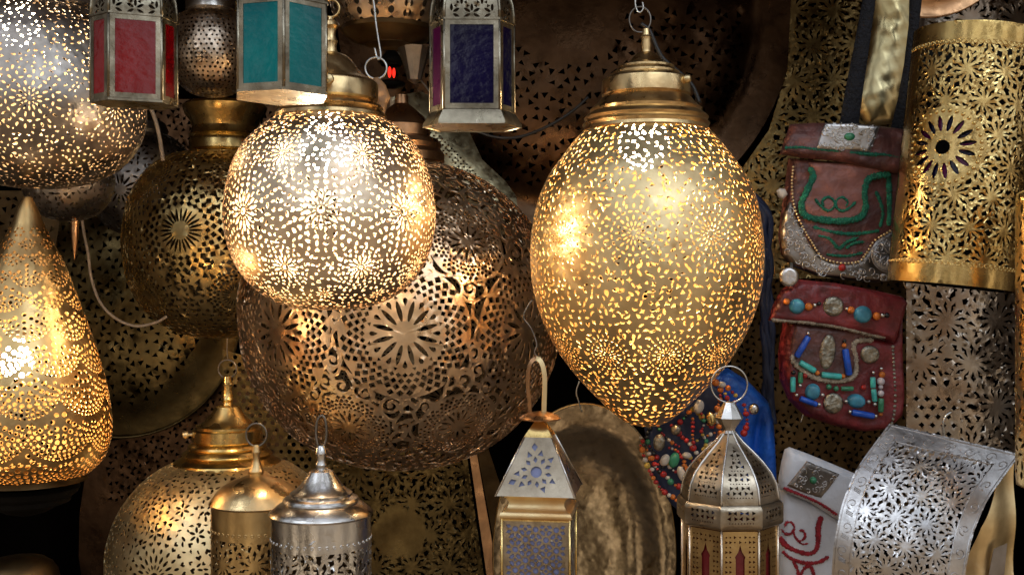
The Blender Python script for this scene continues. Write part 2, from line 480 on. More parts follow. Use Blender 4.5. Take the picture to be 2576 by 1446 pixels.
# hole shapes (px)
def leaf(l, w, n=5):
    t = np.linspace(0, PI, n + 1)
    up = [(-l / 2 * math.cos(a), w / 2 * math.sin(a) ** 1.2) for a in t]
    dn = [(l / 2 * math.cos(a), -w / 2 * math.sin(a) ** 1.2) for a in t[1:-1]]
    return np.array(up + dn)[::-1]
def circ(r, n=8, ry=None):
    a = np.linspace(0, 2 * PI, n, endpoint=False)
    return np.stack([r * np.cos(a), (ry or r) * np.sin(a)], 1)
def tri(a, b=None):
    b = b or a
    return np.array([(-a * .6, -b), (a, 0), (-a * .6, b)])
def diamond(a, b): return np.array([(a, 0), (0, b), (-a, 0), (0, -b)])
def sq(a): return np.array([(a, a), (-a, a), (-a, -a), (a, -a)])
def heart(a):
    return np.array([(-a, 0), (-.1 * a, -.95 * a), (.55 * a, -.9 * a), (.75 * a, -.45 * a), (.35 * a, 0), (.75 * a, .45 * a), (.55 * a, .9 * a), (-.1 * a, .95 * a)])
def crescent(a, w=.45, span=2.4, n=5):
    t = np.linspace(-span / 2, span / 2, n)
    o = [(a * math.cos(x), a * math.sin(x)) for x in t]
    i = [((a - a * w * 2 * math.cos(x / span * PI) ** .8) * math.cos(x), (a - a * w * 2 * math.cos(x / span * PI) ** .8) * math.sin(x)) for x in t[1:-1][::-1]]
    q = np.array(o + i); q[:, 0] -= a * .7
    return q
def drop(a):
    return np.array([(a * 1.5, 0), (.3 * a, .6 * a), (-.5 * a, .65 * a), (-.9 * a, 0), (-.5 * a, -.65 * a), (.3 * a, -.6 * a)])
def star4(a): return np.array([(a, 0), (.3 * a, .3 * a), (0, a), (-.3 * a, .3 * a), (-a, 0), (-.3 * a, -.3 * a), (0, -a), (.3 * a, -.3 * a)])
def jit(p, k):
    return np.asarray(p) + np.array([[rnd.uniform(-k, k), rnd.uniform(-k, k)] for _ in p])

def fill(S, s0, s1, d, shapes, avoid=(), jitter=.28, k=.6, span=PI, size=.36):
    """scatter small cut-outs evenly over a band of the surface"""
    H = []; occ = {}
    s = s0 + d * .5; row = 0
    while s < s1 - d * .3:
        r = float(S.r(s))
        n = max(3, int(2 * PI * r / d))
        off = rnd.random()
        for i in range(n):
            th = -PI + 2 * PI * (i + off) / n + rnd.uniform(-jitter, jitter) * d / r
            if abs(th) > min(PI, span + d / r): continue
            ss = s + rnd.uniform(-jitter, jitter) * d
            if any(((th - a) * float(S.r((ss + b) / 2))) ** 2 + (ss - b) ** 2 < c * c for a, b, c in avoid): continue
            X = th * float(S.r(ss)); key = (int(ss // (d * .7)), int(th * 40))
            if any(math.hypot((th - a) * float(S.r(ss)), ss - b) < d * .66 for q in (-1, 0, 1) for w in range(-3, 4) for a, b in occ.get((key[0] + q, key[1] + w), ())): continue
            occ.setdefault(key, []).append((th, ss))
            f = rnd.choice(shapes)
            H.append(S.place(th, ss, jit(f(d * size * rnd.uniform(.75, 1.15)), k), rnd.choice([0, 1, 2, 3, 4, 5, 6, 7]) * PI / 4 + rnd.uniform(-.3, .3)))
        s += d * .88; row += 1
    return H

def tube(mb, pts, r, n=6, closed=False, mi=0, r2=None):
    pts = [Vector(p) for p in pts]
    m = len(pts)
    V, F = [], []
    prev = None
    for i, p in enumerate(pts):
        a = pts[(i - 1) % m] if (closed or i > 0) else p
        b = pts[(i + 1) % m] if (closed or i < m - 1) else p
        d = (b - a).normalized() if (b - a).length > 1e-9 else Vector((0, 0, 1))
        u = prev if prev is not None else (Vector((0, 0, 1)) if abs(d.z) < .9 else Vector((1, 0, 0)))
        u = (u - d * u.dot(d)).normalized(); v = d.cross(u); prev = u
        rr = r if r2 is None else r + (r2 - r) * i / (m - 1)
        for k in range(n):
            t = 2 * PI * k / n
            V.append(p + (u * math.cos(t) + v * math.sin(t)) * rr)
    for i in range(m if closed else m - 1):
        for k in range(n):
            a, b = i * n + k, i * n + (k + 1) % n
            c, d = ((i + 1) % m) * n + (k + 1) % n, ((i + 1) % m) * n + k
            F.append((a, b, c, d))
    if not closed:
        F.append(tuple(range(n))[::-1]); F.append(tuple(range((m - 1) * n, m * n)))
    mb.add([tuple(v) for v in V], F, mi, True)
    return mb

def spline(pts, k=8):
    p = [Vector(x) for x in pts]; q = [p[0] * 2 - p[1]] + p + [p[-1] * 2 - p[-2]]
    out = []
    for i in range(1, len(q) - 2):
        for j in range(k):
            t = j / k; a, b, c, d = q[i - 1:i + 3]
            out.append(0.5 * ((2 * b) + (c - a) * t + (2 * a - 5 * b + 4 * c - d) * t * t + (-a + 3 * b - 3 * c + d) * t ** 3))
    out.append(p[-1])
    return out

def lathe(mb, prof, n=64, mi=0, mat=None, smooth=True):
    """prof: (r, z) metres"""
    V, F = [], []
    a = np.linspace(0, 2 * PI, n, endpoint=False)
    for r, z in prof:
        for t in a: V.append((r * math.sin(t), -r * math.cos(t), z))
    for i in range(len(prof) - 1):
        for k in range(n):
            F.append((i * n + k, i * n + (k + 1) % n, (i + 1) * n + (k + 1) % n, (i + 1) * n + k))
    if mat is not None: V = [tuple(mat @ Vector(v)) for v in V]
    mb.add(V, F, mi, smooth)
    return mb

def ball(mb, c, r, mi=0, n=12, m=8, sc=(1, 1, 1)):
    V, F = [], []
    c = Vector(c)
    for i in range(m + 1):
        f = PI * i / m
        for k in range(n):
            t = 2 * PI * k / n
            V.append((c.x + r * sc[0] * math.sin(f) * math.cos(t), c.y + r * sc[1] * math.sin(f) * math.sin(t), c.z + r * sc[2] * math.cos(f)))
    for i in range(m):
        for k in range(n):
            F.append((i * n + k, (i + 1) * n + k, (i + 1) * n + (k + 1) % n, i * n + (k + 1) % n))
    mb.add(V, F, mi, True)
    return mb

def ring(mb, c, r, w, axis='Y', n=28, mi=0, rz=1.0, tilt=0.0):
    c = Vector(c)
    pts = []
    for k in range(n):
        t = 2 * PI * k / n
        if axis == 'Y': v = Vector((r * math.cos(t), 0, r * rz * math.sin(t)))
        elif axis == 'X': v = Vector((0, r * math.cos(t), r * rz * math.sin(t)))
        else: v = Vector((r * math.cos(t), r * math.sin(t), 0))
        v.rotate(Euler((0, 0, tilt)))
        pts.append(c + v)
    return tube(mb, pts, w, 6, True, mi)

def bar(mb, a, b, w, d, up=Vector((0, -1, 0)), mi=0):
    """flat bar from a to b: width w across, depth d along 'up'"""
    a, b = Vector(a), Vector(b)
    x = (b - a).normalized(); z = (up - x * up.dot(x)).normalized(); y = z.cross(x)
    V = []
    for p in (a, b):
        for sy, sz in ((-1, -1), (1, -1), (1, 1), (-1, 1)): V.append(p + y * (w / 2 * sy) + z * (d / 2 * sz))
    mb.add([tuple(v) for v in V], [(3, 2, 1, 0), (4, 5, 6, 7), (0, 1, 5, 4), (1, 2, 6, 5), (2, 3, 7, 6), (3, 0, 4, 7)], mi, False)

def seg_dist(Pn, poly):
    d = np.full(len(Pn), 1e9)
    for i in range(len(poly)):
        a, b = poly[i], poly[(i + 1) % len(poly)]
        ab = b - a
        t = np.clip(((Pn - a) @ ab) / max(ab @ ab, 1e-12), 0, 1)
        d = np.minimum(d, np.linalg.norm(Pn - (a + t[:, None] * ab), axis=1))
    return d

def pad(mb, T, outline, h, edge, y0=0.0, g=10.0, mi=0, wob=0.0, bend=None, noise_f=0.03, sides=True):
    """a rounded pad cut to an outline (px); rises h metres towards the viewer from y0, softened over edge px"""
    O = np.array(outline, float)
    V, F = cdt(O, g=g)
    d = seg_dist(V, O)
    k = np.clip(d / edge, 0, 1)
    hh = h * np.sqrt(np.clip(1 - (1 - k) ** 2, 0, 1))
    if wob:
        hh = hh + wob * k * (np.sin(V[:, 0] * noise_f + V[:, 1] * noise_f * .6 + 1.3) * np.sin(V[:, 1] * noise_f * 1.3 - V[:, 0] * noise_f * .4) + .5 * np.sin(V[:, 0] * noise_f * 2.3 - V[:, 1] * noise_f * 1.7))
    b = bend(V[:, 0], V[:, 1]) if bend else 0.0
    X = (V[:, 0] - T.cx) * T.s; Z = -(V[:, 1] - T.cy) * T.s
    Wf = np.stack([X, -(y0 + hh + b), Z], 1)
    F = np.array(F)
    n = vnormals(Wf, F)
    if n[:, 1].sum() > 0: F = F[:, ::-1]
    mb.add(Wf, F, mi, True)
    if sides:
        Wb = np.stack([X, -(y0 + b - min(.0015, h * .4)) + 0 * X, Z], 1)
        m = len(V)
        e = np.concatenate([F[:, [0, 1]], F[:, [1, 2]], F[:, [2, 0]]])
        ks = np.sort(e, 1); key = ks[:, 0].astype(np.int64) * (m + 1) + ks[:, 1]
        u, inv, cnt = np.unique(key, return_inverse=True, return_counts=True)
        be = e[cnt[inv] == 1]
        q = len(be)
        RV = np.concatenate([Wf[be[:, 1]], Wf[be[:, 0]], Wb[be[:, 0]], Wb[be[:, 1]]])
        i = np.arange(q)
        mb.add(RV, np.stack([i, i + q, i + 2 * q, i + 3 * q], 1), mi, False)
        mb.add(Wb, F[:, ::-1], mi, True)
    return mb

def band(pts, w, zig=0.0, closed=False, step=5.0, taper=False):
    """outline (px) of a stitched band of width w following pts; zig roughens both edges like satin stitch"""
    p = spline([(x, y, 0) for x, y in pts], 10)
    # resample
    L = [0.0]
    for i in range(1, len(p)): L.append(L[-1] + (p[i] - p[i - 1]).length)
    n = max(4, int(L[-1] / step))
    q = []
    for k in range(n + 1):
        t = L[-1] * k / n
        j = max(i for i in range(len(L)) if L[i] <= t + 1e-9); j = min(j, len(p) - 2)
        f = (t - L[j]) / max(L[j + 1] - L[j], 1e-9)
        q.append(p[j].lerp(p[j + 1], f))
    a, b = [], []
    for i, c in enumerate(q):
        d = (q[min(i + 1, n)] - q[max(i - 1, 0)]).normalized(); nn = Vector((-d.y, d.x, 0))
        z = (zig if i % 2 else 0) 
        ww = w * (min(1, .25 + 1.5 * min(i, n - i) / n * 2) if taper else 1)
        a.append(c + nn * (ww / 2 + z)); b.append(c - nn * (ww / 2 + (zig - z) * .5))
    return [(v.x, v.y) for v in a] + [(v.x, v.y) for v in reversed(b)]

def star_tri(x0, y0, x1, y1, p, a, inside=None, rot0=0.0, kinds='mix'):
    """field of pinwheel rosettes made of small triangular cut-outs (px)"""
    cand = []
    row = 0; y = y0 + p * .2
    while y < y1 + p * .5:
        x = x0 + (p * .5 if row % 2 else 0)
        while x < x1 + p * .5:
            for n, rr, tw, sz in ((5, .11, .5, .85), (9, .245, .8, 1.0), (13, .385, -.8, 1.0), (19, .52, .9, .9)):
                for i in range(n):
                    t = 2 * PI * i / n + rot0 + rr * 3
                    cand.append((x + p * rr * math.cos(t), y + p * rr * .98 * math.sin(t), t + tw, sz))
            x += p
        y += p * .86; row += 1
    rg = random.Random(int(p * 7 + a * 13 + x0))
    for k in range(int((x1 - x0) * (y1 - y0) / (a * a) * 1.2)):
        cand.append((rg.uniform(x0, x1), rg.uniform(y0, y1), rg.uniform(0, 6.3), rg.uniform(.6, .9)))
    out, grid = [], {}
    md = a * 1.8; cs = md
    for cx, cy, r, sz in cand:
        if cx < x0 + a or cx > x1 - a or cy < y0 + a or cy > y1 - a: continue
        gx, gy = int(cx // cs), int(cy // cs)
        if any(math.hypot(q[0] - cx, q[1] - cy) < md for i in (-1, 0, 1) for j in (-1, 0, 1) for q in grid.get((gx + i, gy + j), ())): continue
        if inside is not None and not inside(cx, cy): continue
        grid.setdefault((gx, gy), []).append((cx, cy))
        q = tri(a * sz, a * sz * .68) if rg.random() < .8 else diamond(a * .85 * sz, a * .55 * sz)
        c, s = math.cos(r), math.sin(r)
        out.append(jit(np.stack([q[:, 0] * c - q[:, 1] * s + cx, q[:, 0] * s + q[:, 1] * c + cy], 1), a * .07))
    return out

def ribbon2(pts, w):
    out = []
    for (a, b), (c, d) in zip(pts[:-1], pts[1:]):
        l = math.hypot(c - a, d - b)
        if l < 1e-6: continue
        ux, uy = (c - a) / l, (d - b) / l; e = w * .2; nx, ny = -uy * w / 2, ux * w / 2
        out.append(np.array([(a - ux * e - nx, b - uy * e - ny), (c + ux * e - nx, d + uy * e - ny), (c + ux * e + nx, d + uy * e + ny), (a - ux * e + nx, b - uy * e + ny)]))
    return out

def star_straps(x0, y0, x1, y1, p, w, n=12, outline=None, margin=12, seed=1, keep=None):
    """fretwork: interlaced pinwheel straps round a lattice of centres (px); returns the metal to keep"""
    rg = random.Random(seed); Mt = []
    row = 0; y = y0 - p * .2
    while y < y1 + p * .6:
        x = x0 + (p * .5 if row % 2 else 0) - p * .25
        while x < x1 + p * .6:
            if keep is None or keep(x, y):
                hand = 1 if (row % 2) else -1
                Mt.append(circ(p * .085, 10) + np.array([x, y]))
                a0 = rg.uniform(0, 6)
                for i in range(n):
                    a = a0 + 2 * PI * i / n
                    for h, r0, r1, tw in ((hand, .05, .60, .75), (-hand, .27, .62, .62)):
                        A = (x + p * r0 * math.cos(a), y + p * r0 * math.sin(a))
                        mid = a + h * tw * .55
                        m = (x + p * (r0 + r1) * .5 * math.cos(mid), y + p * (r0 + r1) * .5 * math.sin(mid))
                        b = a + h * tw
                        B = (x + p * r1 * math.cos(b), y + p * r1 * math.sin(b))
                        Mt += ribbon2([A, m, B], w * rg.uniform(.85, 1.15))
            x += p
        y += p * .866; row += 1
    ol = outline or [(x0, y0), (x1, y0), (x1, y1), (x0, y1)]
    Mt += ribbon2(list(ol) + [ol[0]], margin * 2)
    return Mt

def sheet(mb, T, bound, holes, g=16, t=1.0, bend=None, mi=(0, 1, 0), straps=None):
    """flat or bent pierced sheet, px outline"""
    b = np.array(bound, float)
    bi = []
    for h in holes:
        if len(h): bi.append(h)
    V, F = cdt(b, bi, straps, g)
    dd = bend(V[:, 0], V[:, 1]) if bend else np.zeros(len(V))
    W = np.stack([(V[:, 0] - T.cx) * T.s, -dd, -(V[:, 1] - T.cy) * T.s], 1)
    hint = np.tile(np.array([0, -1.0, 0]), (len(W), 1))
    shell(mb, W, F, t * T.s, hint, mi)

def in_poly(poly, margin=0.0):
    O = np.array(poly, float)
    def f(x, y):
        c = False; j = len(O) - 1
        for i in range(len(O)):
            if (O[i, 1] > y) != (O[j, 1] > y) and x < (O[j, 0] - O[i, 0]) * (y - O[i, 1]) / (O[j, 1] - O[i, 1]) + O[i, 0]: c = not c
            j = i
        if not c: return False
        return margin <= 0 or seg_dist(np.array([[x, y]]), O)[0] > margin
    return f

# ================================================================ the setting
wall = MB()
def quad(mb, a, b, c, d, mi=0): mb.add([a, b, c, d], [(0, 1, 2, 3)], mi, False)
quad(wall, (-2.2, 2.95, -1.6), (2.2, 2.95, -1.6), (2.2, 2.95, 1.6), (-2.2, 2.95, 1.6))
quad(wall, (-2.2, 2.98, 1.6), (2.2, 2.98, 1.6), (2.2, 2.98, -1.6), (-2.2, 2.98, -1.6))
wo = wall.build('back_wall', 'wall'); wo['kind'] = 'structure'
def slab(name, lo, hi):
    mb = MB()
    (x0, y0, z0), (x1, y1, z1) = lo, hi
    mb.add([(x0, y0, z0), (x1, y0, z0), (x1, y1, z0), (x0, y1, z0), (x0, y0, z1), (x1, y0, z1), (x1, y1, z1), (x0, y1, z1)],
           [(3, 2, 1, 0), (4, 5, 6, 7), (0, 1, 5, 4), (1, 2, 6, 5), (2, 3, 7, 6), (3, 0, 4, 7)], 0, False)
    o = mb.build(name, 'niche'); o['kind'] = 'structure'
# unseen boards added round the goods to shade the back, open to the street
slab('unseen_shade_ceiling', (-1.55, 1.12, .84), (1.55, 2.94, .88))
slab('unseen_shade_floor', (-1.55, 1.12, -.88), (1.55, 2.94, -.84))
slab('unseen_shade_wall', (-1.50, 1.25, -.83), (-1.45, 2.93, .83))
slab('unseen_shade_wall', (1.45, 1.25, -.83), (1.50, 2.93, .83))

# ================================================================ helpers for lamps
def cap_part(T, name, prof, mat, n=64, sharp=28):
    """spun cap, prof in px (r, y)"""
    mb = MB()
    lathe(mb, [(r * T.s, -(y - T.cy) * T.s) for r, y in prof], n)
    return mb.build(name, mat, T, sharp)

def bulb_parts(T, x, y, power, r=0.026, color=(1.0, 0.74, 0.42), d=0.0, strength=None):
    mb = MB()
    c = T.L(x, y, d)
    pr = [(0.0001, -r * 1.0), (r * .5, -r * .9), (r * .87, -r * .5), (r, 0), (r * .9, r * .45), (r * .62, r * .95), (r * .5, r * 1.5)]
    lathe(mb, [(a, b) for a, b in pr], 24, mat=Matrix.Translation(c))
    o = mb.build('bulb', 'bulb', T)
    mb = MB()
    lathe(mb, [(r * .5, r * 1.45), (r * .52, r * 1.5), (r * .52, r * 1.95), (r * .2, r * 2.05)], 20, mat=Matrix.Translation(c))
    mb.build('socket', 'ceramic', T)
    l = bpy.data.lights.new('bulb_light', 'POINT')
    l.energy = power; l.color = color; l.shadow_soft_size = 0.006
    lo = bpy.data.objects.new('bulb_light', l)
    lo.location = c + Vector((0, 0, -r * 1.0 - 0.012))
    COL.objects.link(lo); lo.parent = T.o
    return o

def knob(T, px, py, d, r, mat, ax):
    """screw with a round head sticking out along ax"""
    mb = MB()
    a = Vector(ax).normalized()
    p = T.L(px, py, d)
    q = a.to_track_quat('Z', 'Y').to_matrix().to_4x4()
    lathe(mb, [(r * .45, 0), (r * .45, r * 1.1), (r * .9, r * 1.2), (r * 1.1, r * 1.9), (r * .85, r * 2.6), (0.0001, r * 2.8)], 18, mat=Matrix.Translation(p) @ q)
    return mb.build('screw_knob', mat, T, 40)

# ================================================================ lit globe lamp, centre
T = Thing('globe_lamp', 'round lit lamp glowing white through daisy cut-outs, hanging before the big coppery globe', 'lamp', 832, 530, 1.35)
S = Surf(smooth_profile([(136, 299), (176, 326), (222, 376), (250, 440), (263, 520), (262, 570), (246, 640), (212, 700), (160, 746), (100, 771), (45, 778), (9, 779)]), 530, T.s)
def rosette(S, th, s, k=1.0, n=14, big=True):
    H = [S.place(*(th, s), circ(9 * k, 9))]
    for i in range(n):
        p = 2 * PI * (i + .5) / n
        H.append(S.place(*S.polar(th, s, 16.5 * k, p), leaf(8 * k, 3.4 * k), p))
        H.append(S.place(*S.polar(th, s, 34 * k, p), leaf(27 * k, 10 * k), p))
    if big:
        for i in range(n):
            p = 2 * PI * i / n
            H.append(S.place(*S.polar(th, s, 49 * k, p), leaf(15 * k, 7.4 * k), p))
        for i in range(n + 4):
            p = 2 * PI * i / (n + 4)
            H.append(S.place(*S.polar(th, s, 64 * k, p), heart(6.6 * k), p))
        for i in range(24):
            p = 2 * PI * (i + .5) / 24
            H.append(S.place(*S.polar(th, s, 79 * k, p), leaf(15 * k, 7.6 * k), p + PI / 2 * (i % 2)))
    return H
H, av = [], []
se = S.y2s(545); sl = S.y2s(676); su = S.y2s(412)
for i in range(8):
    th = .08 + i * PI / 4; th = (th + PI) % (2 * PI) - PI
    H += rosette(S, th, se, 1.0); av.append((th, se, 104))
    for q in range(30):
        p = 2 * PI * q / 30
        H.append(S.place(*S.polar(th, se, 95, p), leaf(11, 6.5) if q % 2 else heart(5.5), p))
    t2 = (th + PI / 8 + PI) % (2 * PI) - PI
    H += rosette(S, t2, sl, .66, 12); av.append((t2, sl, 58))
    H += rosette(S, t2, su, .66, 12); av.append((t2, su, 58))
    H += rosette(S, th, S.y2s(352), .45, 10, False); av.append((th, S.y2s(352), 24))
    H += rosette(S, th, S.y2s(738), .45, 10, False); av.append((th, S.y2s(738), 24))
H += fill(S, 4, S.L - 6, 15.5, [heart, heart, lambda a: leaf(a * 2.3, a * 1.1), crescent, drop, lambda a: circ(a * .7, 6)], av)
mb = MB(); S.pierced(mb, H, g=17, t=2.0)
mb.build('pierced_globe', ['brass_rose', 'in_white'], T)
cap_part(T, 'cap', [(7, 44), (10, 52), (16, 56), (20, 66), (14, 74), (12, 90), (17, 104), (14, 118), (17, 132), (40, 141), (52, 150), (68, 172), (84, 190), (98, 199), (112, 206), (117, 210), (119, 214), (119, 252), (112, 257), (118, 262), (128, 268), (132, 274), (128, 279), (134, 285), (140, 291), (141, 299), (137, 303), (134, 301)], 'brass_cap')
knob(T, 848, 226, 118 * T.s, .0058, 'brass_pale', (0.1, -1, 0))
mb = MB(); ring(mb, T.L(832, 22), 22 * T.s, .0016, 'Y'); mb.build('hanging_ring', 'brass', T)
bulb_parts(T, 833, 384, 4.8, .033, color=(1.0, .82, .58), d=0.036)

# ================================================================ egg lamp
T = Thing('egg_lamp', 'tall golden egg-shaped lit lamp with tiny scattered cut-outs and a stepped brass cap', 'lamp', 1625, 650, 1.45)
S = Surf(smooth_profile([(150, 328), (172, 345), (214, 398), (248, 448), (274, 512), (288, 590), (291, 655), (285, 720), (270, 780), (243, 845), (203, 910), (155, 968), (108, 1015), (76, 1044), (46, 1063), (12, 1072)]), 650, T.s)
H, av = [], []
def tiny_rosette(S, th, s, k, n=16):
    H = []
    for j, (rr, l, w, m) in enumerate([(12, 9, 4, 8), (25, 13, 5, n), (41, 14, 6, n), (57, 12, 6, n + 4), (72, 13, 6, n + 8)]):
        for i in range(m):
            p = 2 * PI * (i + .5 * (j % 2)) / m
            H.append(S.place(*S.polar(th, s, rr * k, p), jit(leaf(l * k, w * k), .5), p + (PI / 2 if j == 3 else 0)))
    return H
for i in range(10):
    th = (-.22 + i * PI / 5 + PI) % (2 * PI) - PI
    for yy, k in ((600, .88), (880, .72)):
        t2 = (th + (PI / 10 if yy == 880 else 0) + PI) % (2 * PI) - PI
        s = S.y2s(yy); H += tiny_rosette(S, t2, s, k); av.append((t2, s, 80 * k))
H += fill(S, 5, S.L - 10, 17.6, [lambda a: crescent(a * 1.1), star4, lambda a: leaf(a * 2.1, a * .9), drop, lambda a: tri(a * .9), lambda a: crescent(a * 1.2, .35, 2.9)], av, jitter=.30, size=.40)
mb = MB(); S.pierced(mb, H, g=17, t=1.8)
mb.build('pierced_shell', ['brass_pale', 'in_warm'], T)
cap_part(T, 'cap', [(7, 72), (9, 74), (11, 90), (14, 94), (12, 104), (14, 116), (12, 124), (13, 132), (26, 138), (34, 146), (44, 158), (64, 166), (71, 169), (71, 174), (78, 180), (84, 184), (84, 189), (98, 196), (109, 203), (110, 208), (111, 240), (107, 245), (114, 250), (123, 262), (134, 272), (141, 277), (139, 284), (151, 293), (156, 299), (152, 306), (159, 314), (156, 322), (158, 330), (152, 332)], 'brass_cap')
knob(T, 1700, 213, 60 * T.s, .0055, 'brass_pale', (1, -.35, .1))
mb = MB(); ring(mb, T.L(1610, 50), 27 * T.s, .0013, 'Y', rz=1.2); mb.build('hanging_ring', 'iron', T)
bulb_parts(T, 1610, 376, 4.2, .033, color=(1.0, .68, .32), d=.042)

# ================================================================ big pear-shaped silver lamp, top left
T = Thing('globe_lamp', 'large silvery lit lamp with speckled cut-outs behind the red glass lantern', 'lamp', 92, 260, 1.50)
S = Surf(smooth_profile([(150, 28), (186, 56), (222, 108), (246, 170), (260, 235), (264, 290), (252, 345), (222, 395), (176, 434), (120, 459), (60, 471), (10, 473)]), 260, T.s)
H, av = [], []
for i in range(8):
    th = (.35 + i * PI / 4 + PI) % (2 * PI) - PI
    s = S.y2s(290); H += tiny_rosette(S, th, s, .9, 14); av.append((th, s, 74))
H += fill(S, 4, S.L - 8, 15, [lambda a: heart(a * .95), lambda a: leaf(a * 2.2, a * .9), drop, lambda a: tri(a * .9), lambda a: circ(a * .5, 5)], av, jitter=.35, size=.31)
mb = MB(); S.pierced(mb, H, g=16, t=1.8)
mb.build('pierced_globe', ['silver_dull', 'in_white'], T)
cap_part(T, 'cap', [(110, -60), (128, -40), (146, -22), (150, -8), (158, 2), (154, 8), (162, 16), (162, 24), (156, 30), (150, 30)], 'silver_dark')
bulb_parts(T, 92, 92, 1.8, .029, d=.06)

# ================================================================ teardrop lamp with fish-scale dots, left
T = Thing('teardrop_lamp', 'glowing teardrop lamp pricked with fish-scale rows of round holes, at the left edge', 'lamp', 70, 900, 1.45)
S = Surf(smooth_profile([(10, 496), (24, 526), (38, 562), (57, 604), (76, 640), (92, 674), (117, 744), (142, 814), (168, 896), (190, 982), (200, 1060), (197, 1115), (181, 1158), (155, 1186), (141, 1196)], 220), 900, T.s)
H = []
N = 8
sc, s, row = [], S.L - 12, 0
while s > S.y2s(585):
    w = 2 * PI * float(S.r(s)) / N
    sc.append((s, w * .68, (row % 2) * PI / N)); s -= w * .60; row += 1
sc = sc[::-1]
def owner(th, s):
    for j, (s0_, rho, off) in enumerate(sc):
        r = float(S.r(s))
        k = round((th - off) / (2 * PI / N))
        x = (th - off - k * 2 * PI / N) * float(S.r((s + s0_) / 2))
        if x * x + (s - s0_) ** 2 < rho * rho: return j, k
    return None
for j, (s0_, rho, off) in enumerate(sc):
    for k in range(N):
        tc = off + k * 2 * PI / N
        q = 0; rr = rho - 15
        while rr > 6:
            f = 1 - rr / rho
            d = (2.6 + 4.0 * min(1, f * 1.7)) * min(1, .35 + .65 * rho / 80)
            n = max(1, int(2 * PI * rr / (d * 2.75)))
            for i in range(n):
                p = 2 * PI * (i + .5 * (q % 2)) / n
                tt, ss = S.polar(tc, s0_, rr, p)
                if ss > S.L - 6 or ss < 40: continue
                o = owner(tt, ss)
                if o and o[0] == j and (o[1] - k) % N == 0:
                    tt = (tt + PI) % (2 * PI) - PI
                    H.append(S.place(tt, ss, circ(d * rnd.uniform(.85, 1.05), 8)))
            rr -= d * 2.35; q += 1
mb = MB(); S.pierced(mb, H, g=17, t=1.4)
mb.build('pierced_shell', ['brass', 'in_warm'], T)
cap_part(T, 'foot', [(143, 1194), (142, 1202), (143, 1208), (120, 1212), (2, 1213)], 'brass_dark')
bulb_parts(T, 84, 905, 1.9, .021, color=(1.0, .58, .20), d=.05)
T = Thing('lamp_stand', 'shadowed dark base directly under the glowing teardrop lamp', 'lamp stand', 66, 1250, 1.47)
cap_part(T, 'body', [(2, 1216), (120, 1217), (128, 1226), (122, 1240), (108, 1250), (104, 1262), (76, 1272), (50, 1286), (20, 1294), (2, 1296)], 'black')

# ================================================================ big coppery openwork globe
EMB[0] = .35
T = Thing('globe_lamp', 'very large unlit coppery globe of openwork rosettes and scrolls behind the lit lamps', 'lamp', 1010, 790, 1.85)
S = Surf(smooth_profile([(92, 412), (150, 428), (230, 468), (310, 540), (370, 630), (398, 725), (401, 800), (388, 900), (350, 990), (290, 1068), (215, 1125), (130, 1160), (60, 1172), (12, 1174)], 200), 790, T.s)
RR = S.R
H, Mt, av = [], [], []
def ribbon(pts, w):
    """pts (theta, s) -> list of overlapping quads, width w px true on the surface"""
    out = []
    for i in range(len(pts) - 1):
        (a, b), (c, d) = pts[i], pts[i + 1]
        f = float(S.r((b + d) / 2))
        dx, dy = (c - a) * f, d - b
        l = math.hypot(dx, dy)
        if l < 1e-6: continue
        e = w * .22
        ux, uy = dx / l, dy / l
        nx, ny = -uy * w / 2, ux * w / 2
        A = [(-ux * e + nx, -uy * e + ny), (-ux * e - nx, -uy * e - ny)]
        B = [(dx + ux * e - nx, dy + uy * e - ny), (dx + ux * e + nx, dy + uy * e + ny)]
        out.append(np.array([(a + x / f, b + y) for x, y in A + B]))
    return out
def big_rosette(th, s, k=1.0):
    Mt.append(S.place(th, s, circ(152 * k, 40)))
    n = 12
    for i in range(n):
        p = 2 * PI * (i + .5) / n
        H.append(S.place(*S.polar(th, s, 50 * k, p), leaf(48 * k, 11 * k, 6), p))
        H.append(S.place(*S.polar(th, s, 72 * k, p + PI / n), drop(8 * k), p + PI / n + PI))
        H.append(S.place(*S.polar(th, s, 82 * k, p), tri(5 * k), p))
    for j, rr in enumerate((95, 109, 124, 139)):
        m = 40
        for i in range(m):
            p = 2 * PI * (i + .5 * (j % 2)) / m
            if j == 3 and (i % 4) == 0: continue
            a = (6.2, 7.2, 8.0, 8.6)[j] * k
            H.append(S.place(*S.polar(th, s, rr * k, p), diamond(a, a * 1.05), p))
    av.append((th, s, 150 * k))
se = S.y2s(822)
for i in range(8):
    th = (.12 + i * PI / 4 + PI) % (2 * PI) - PI
    big_rosette(th, se, .98)
    t2 = (th + PI / 8 + PI) % (2 * PI) - PI
    big_rosette(t2, S.y2s(622), .62)
    big_rosette(t2, S.y2s(1036), .62)
# scroll work between the rosettes
pts = []
tries = 0
while tries < 9000:
    tries += 1
    th = rnd.uniform(-PI + .05, PI - .05); s = rnd.uniform(26, S.L - 26)
    if rnd.random() > float(S.r(s)) / RR: continue
    r0 = float(S.r(s))
    dmin = 37
    if any(((th - a) * float(S.r((s + b) / 2))) ** 2 + (s - b) ** 2 < (c + 10) ** 2 for a, b, c in av): continue
    if any(((th - a) * r0) ** 2 + (s - b) ** 2 < dmin ** 2 for a, b in pts): continue
    pts.append((th, s))
ring_pts = []
for a, b, c in av:
    for i in range(int(c / 9)):
        ring_pts.append(S.polar(a, b, c - 8, 2 * PI * i / int(c / 9)))
allp = pts + [p for p in ring_pts if abs(p[0]) < PI]
dt = delaunay_2d_cdt([Vector((a * RR, b)) for a, b in allp], [], [], 0, 1e-6, False)
tv = [(v.x / RR, v.y) for v in dt[0]]
cc = []
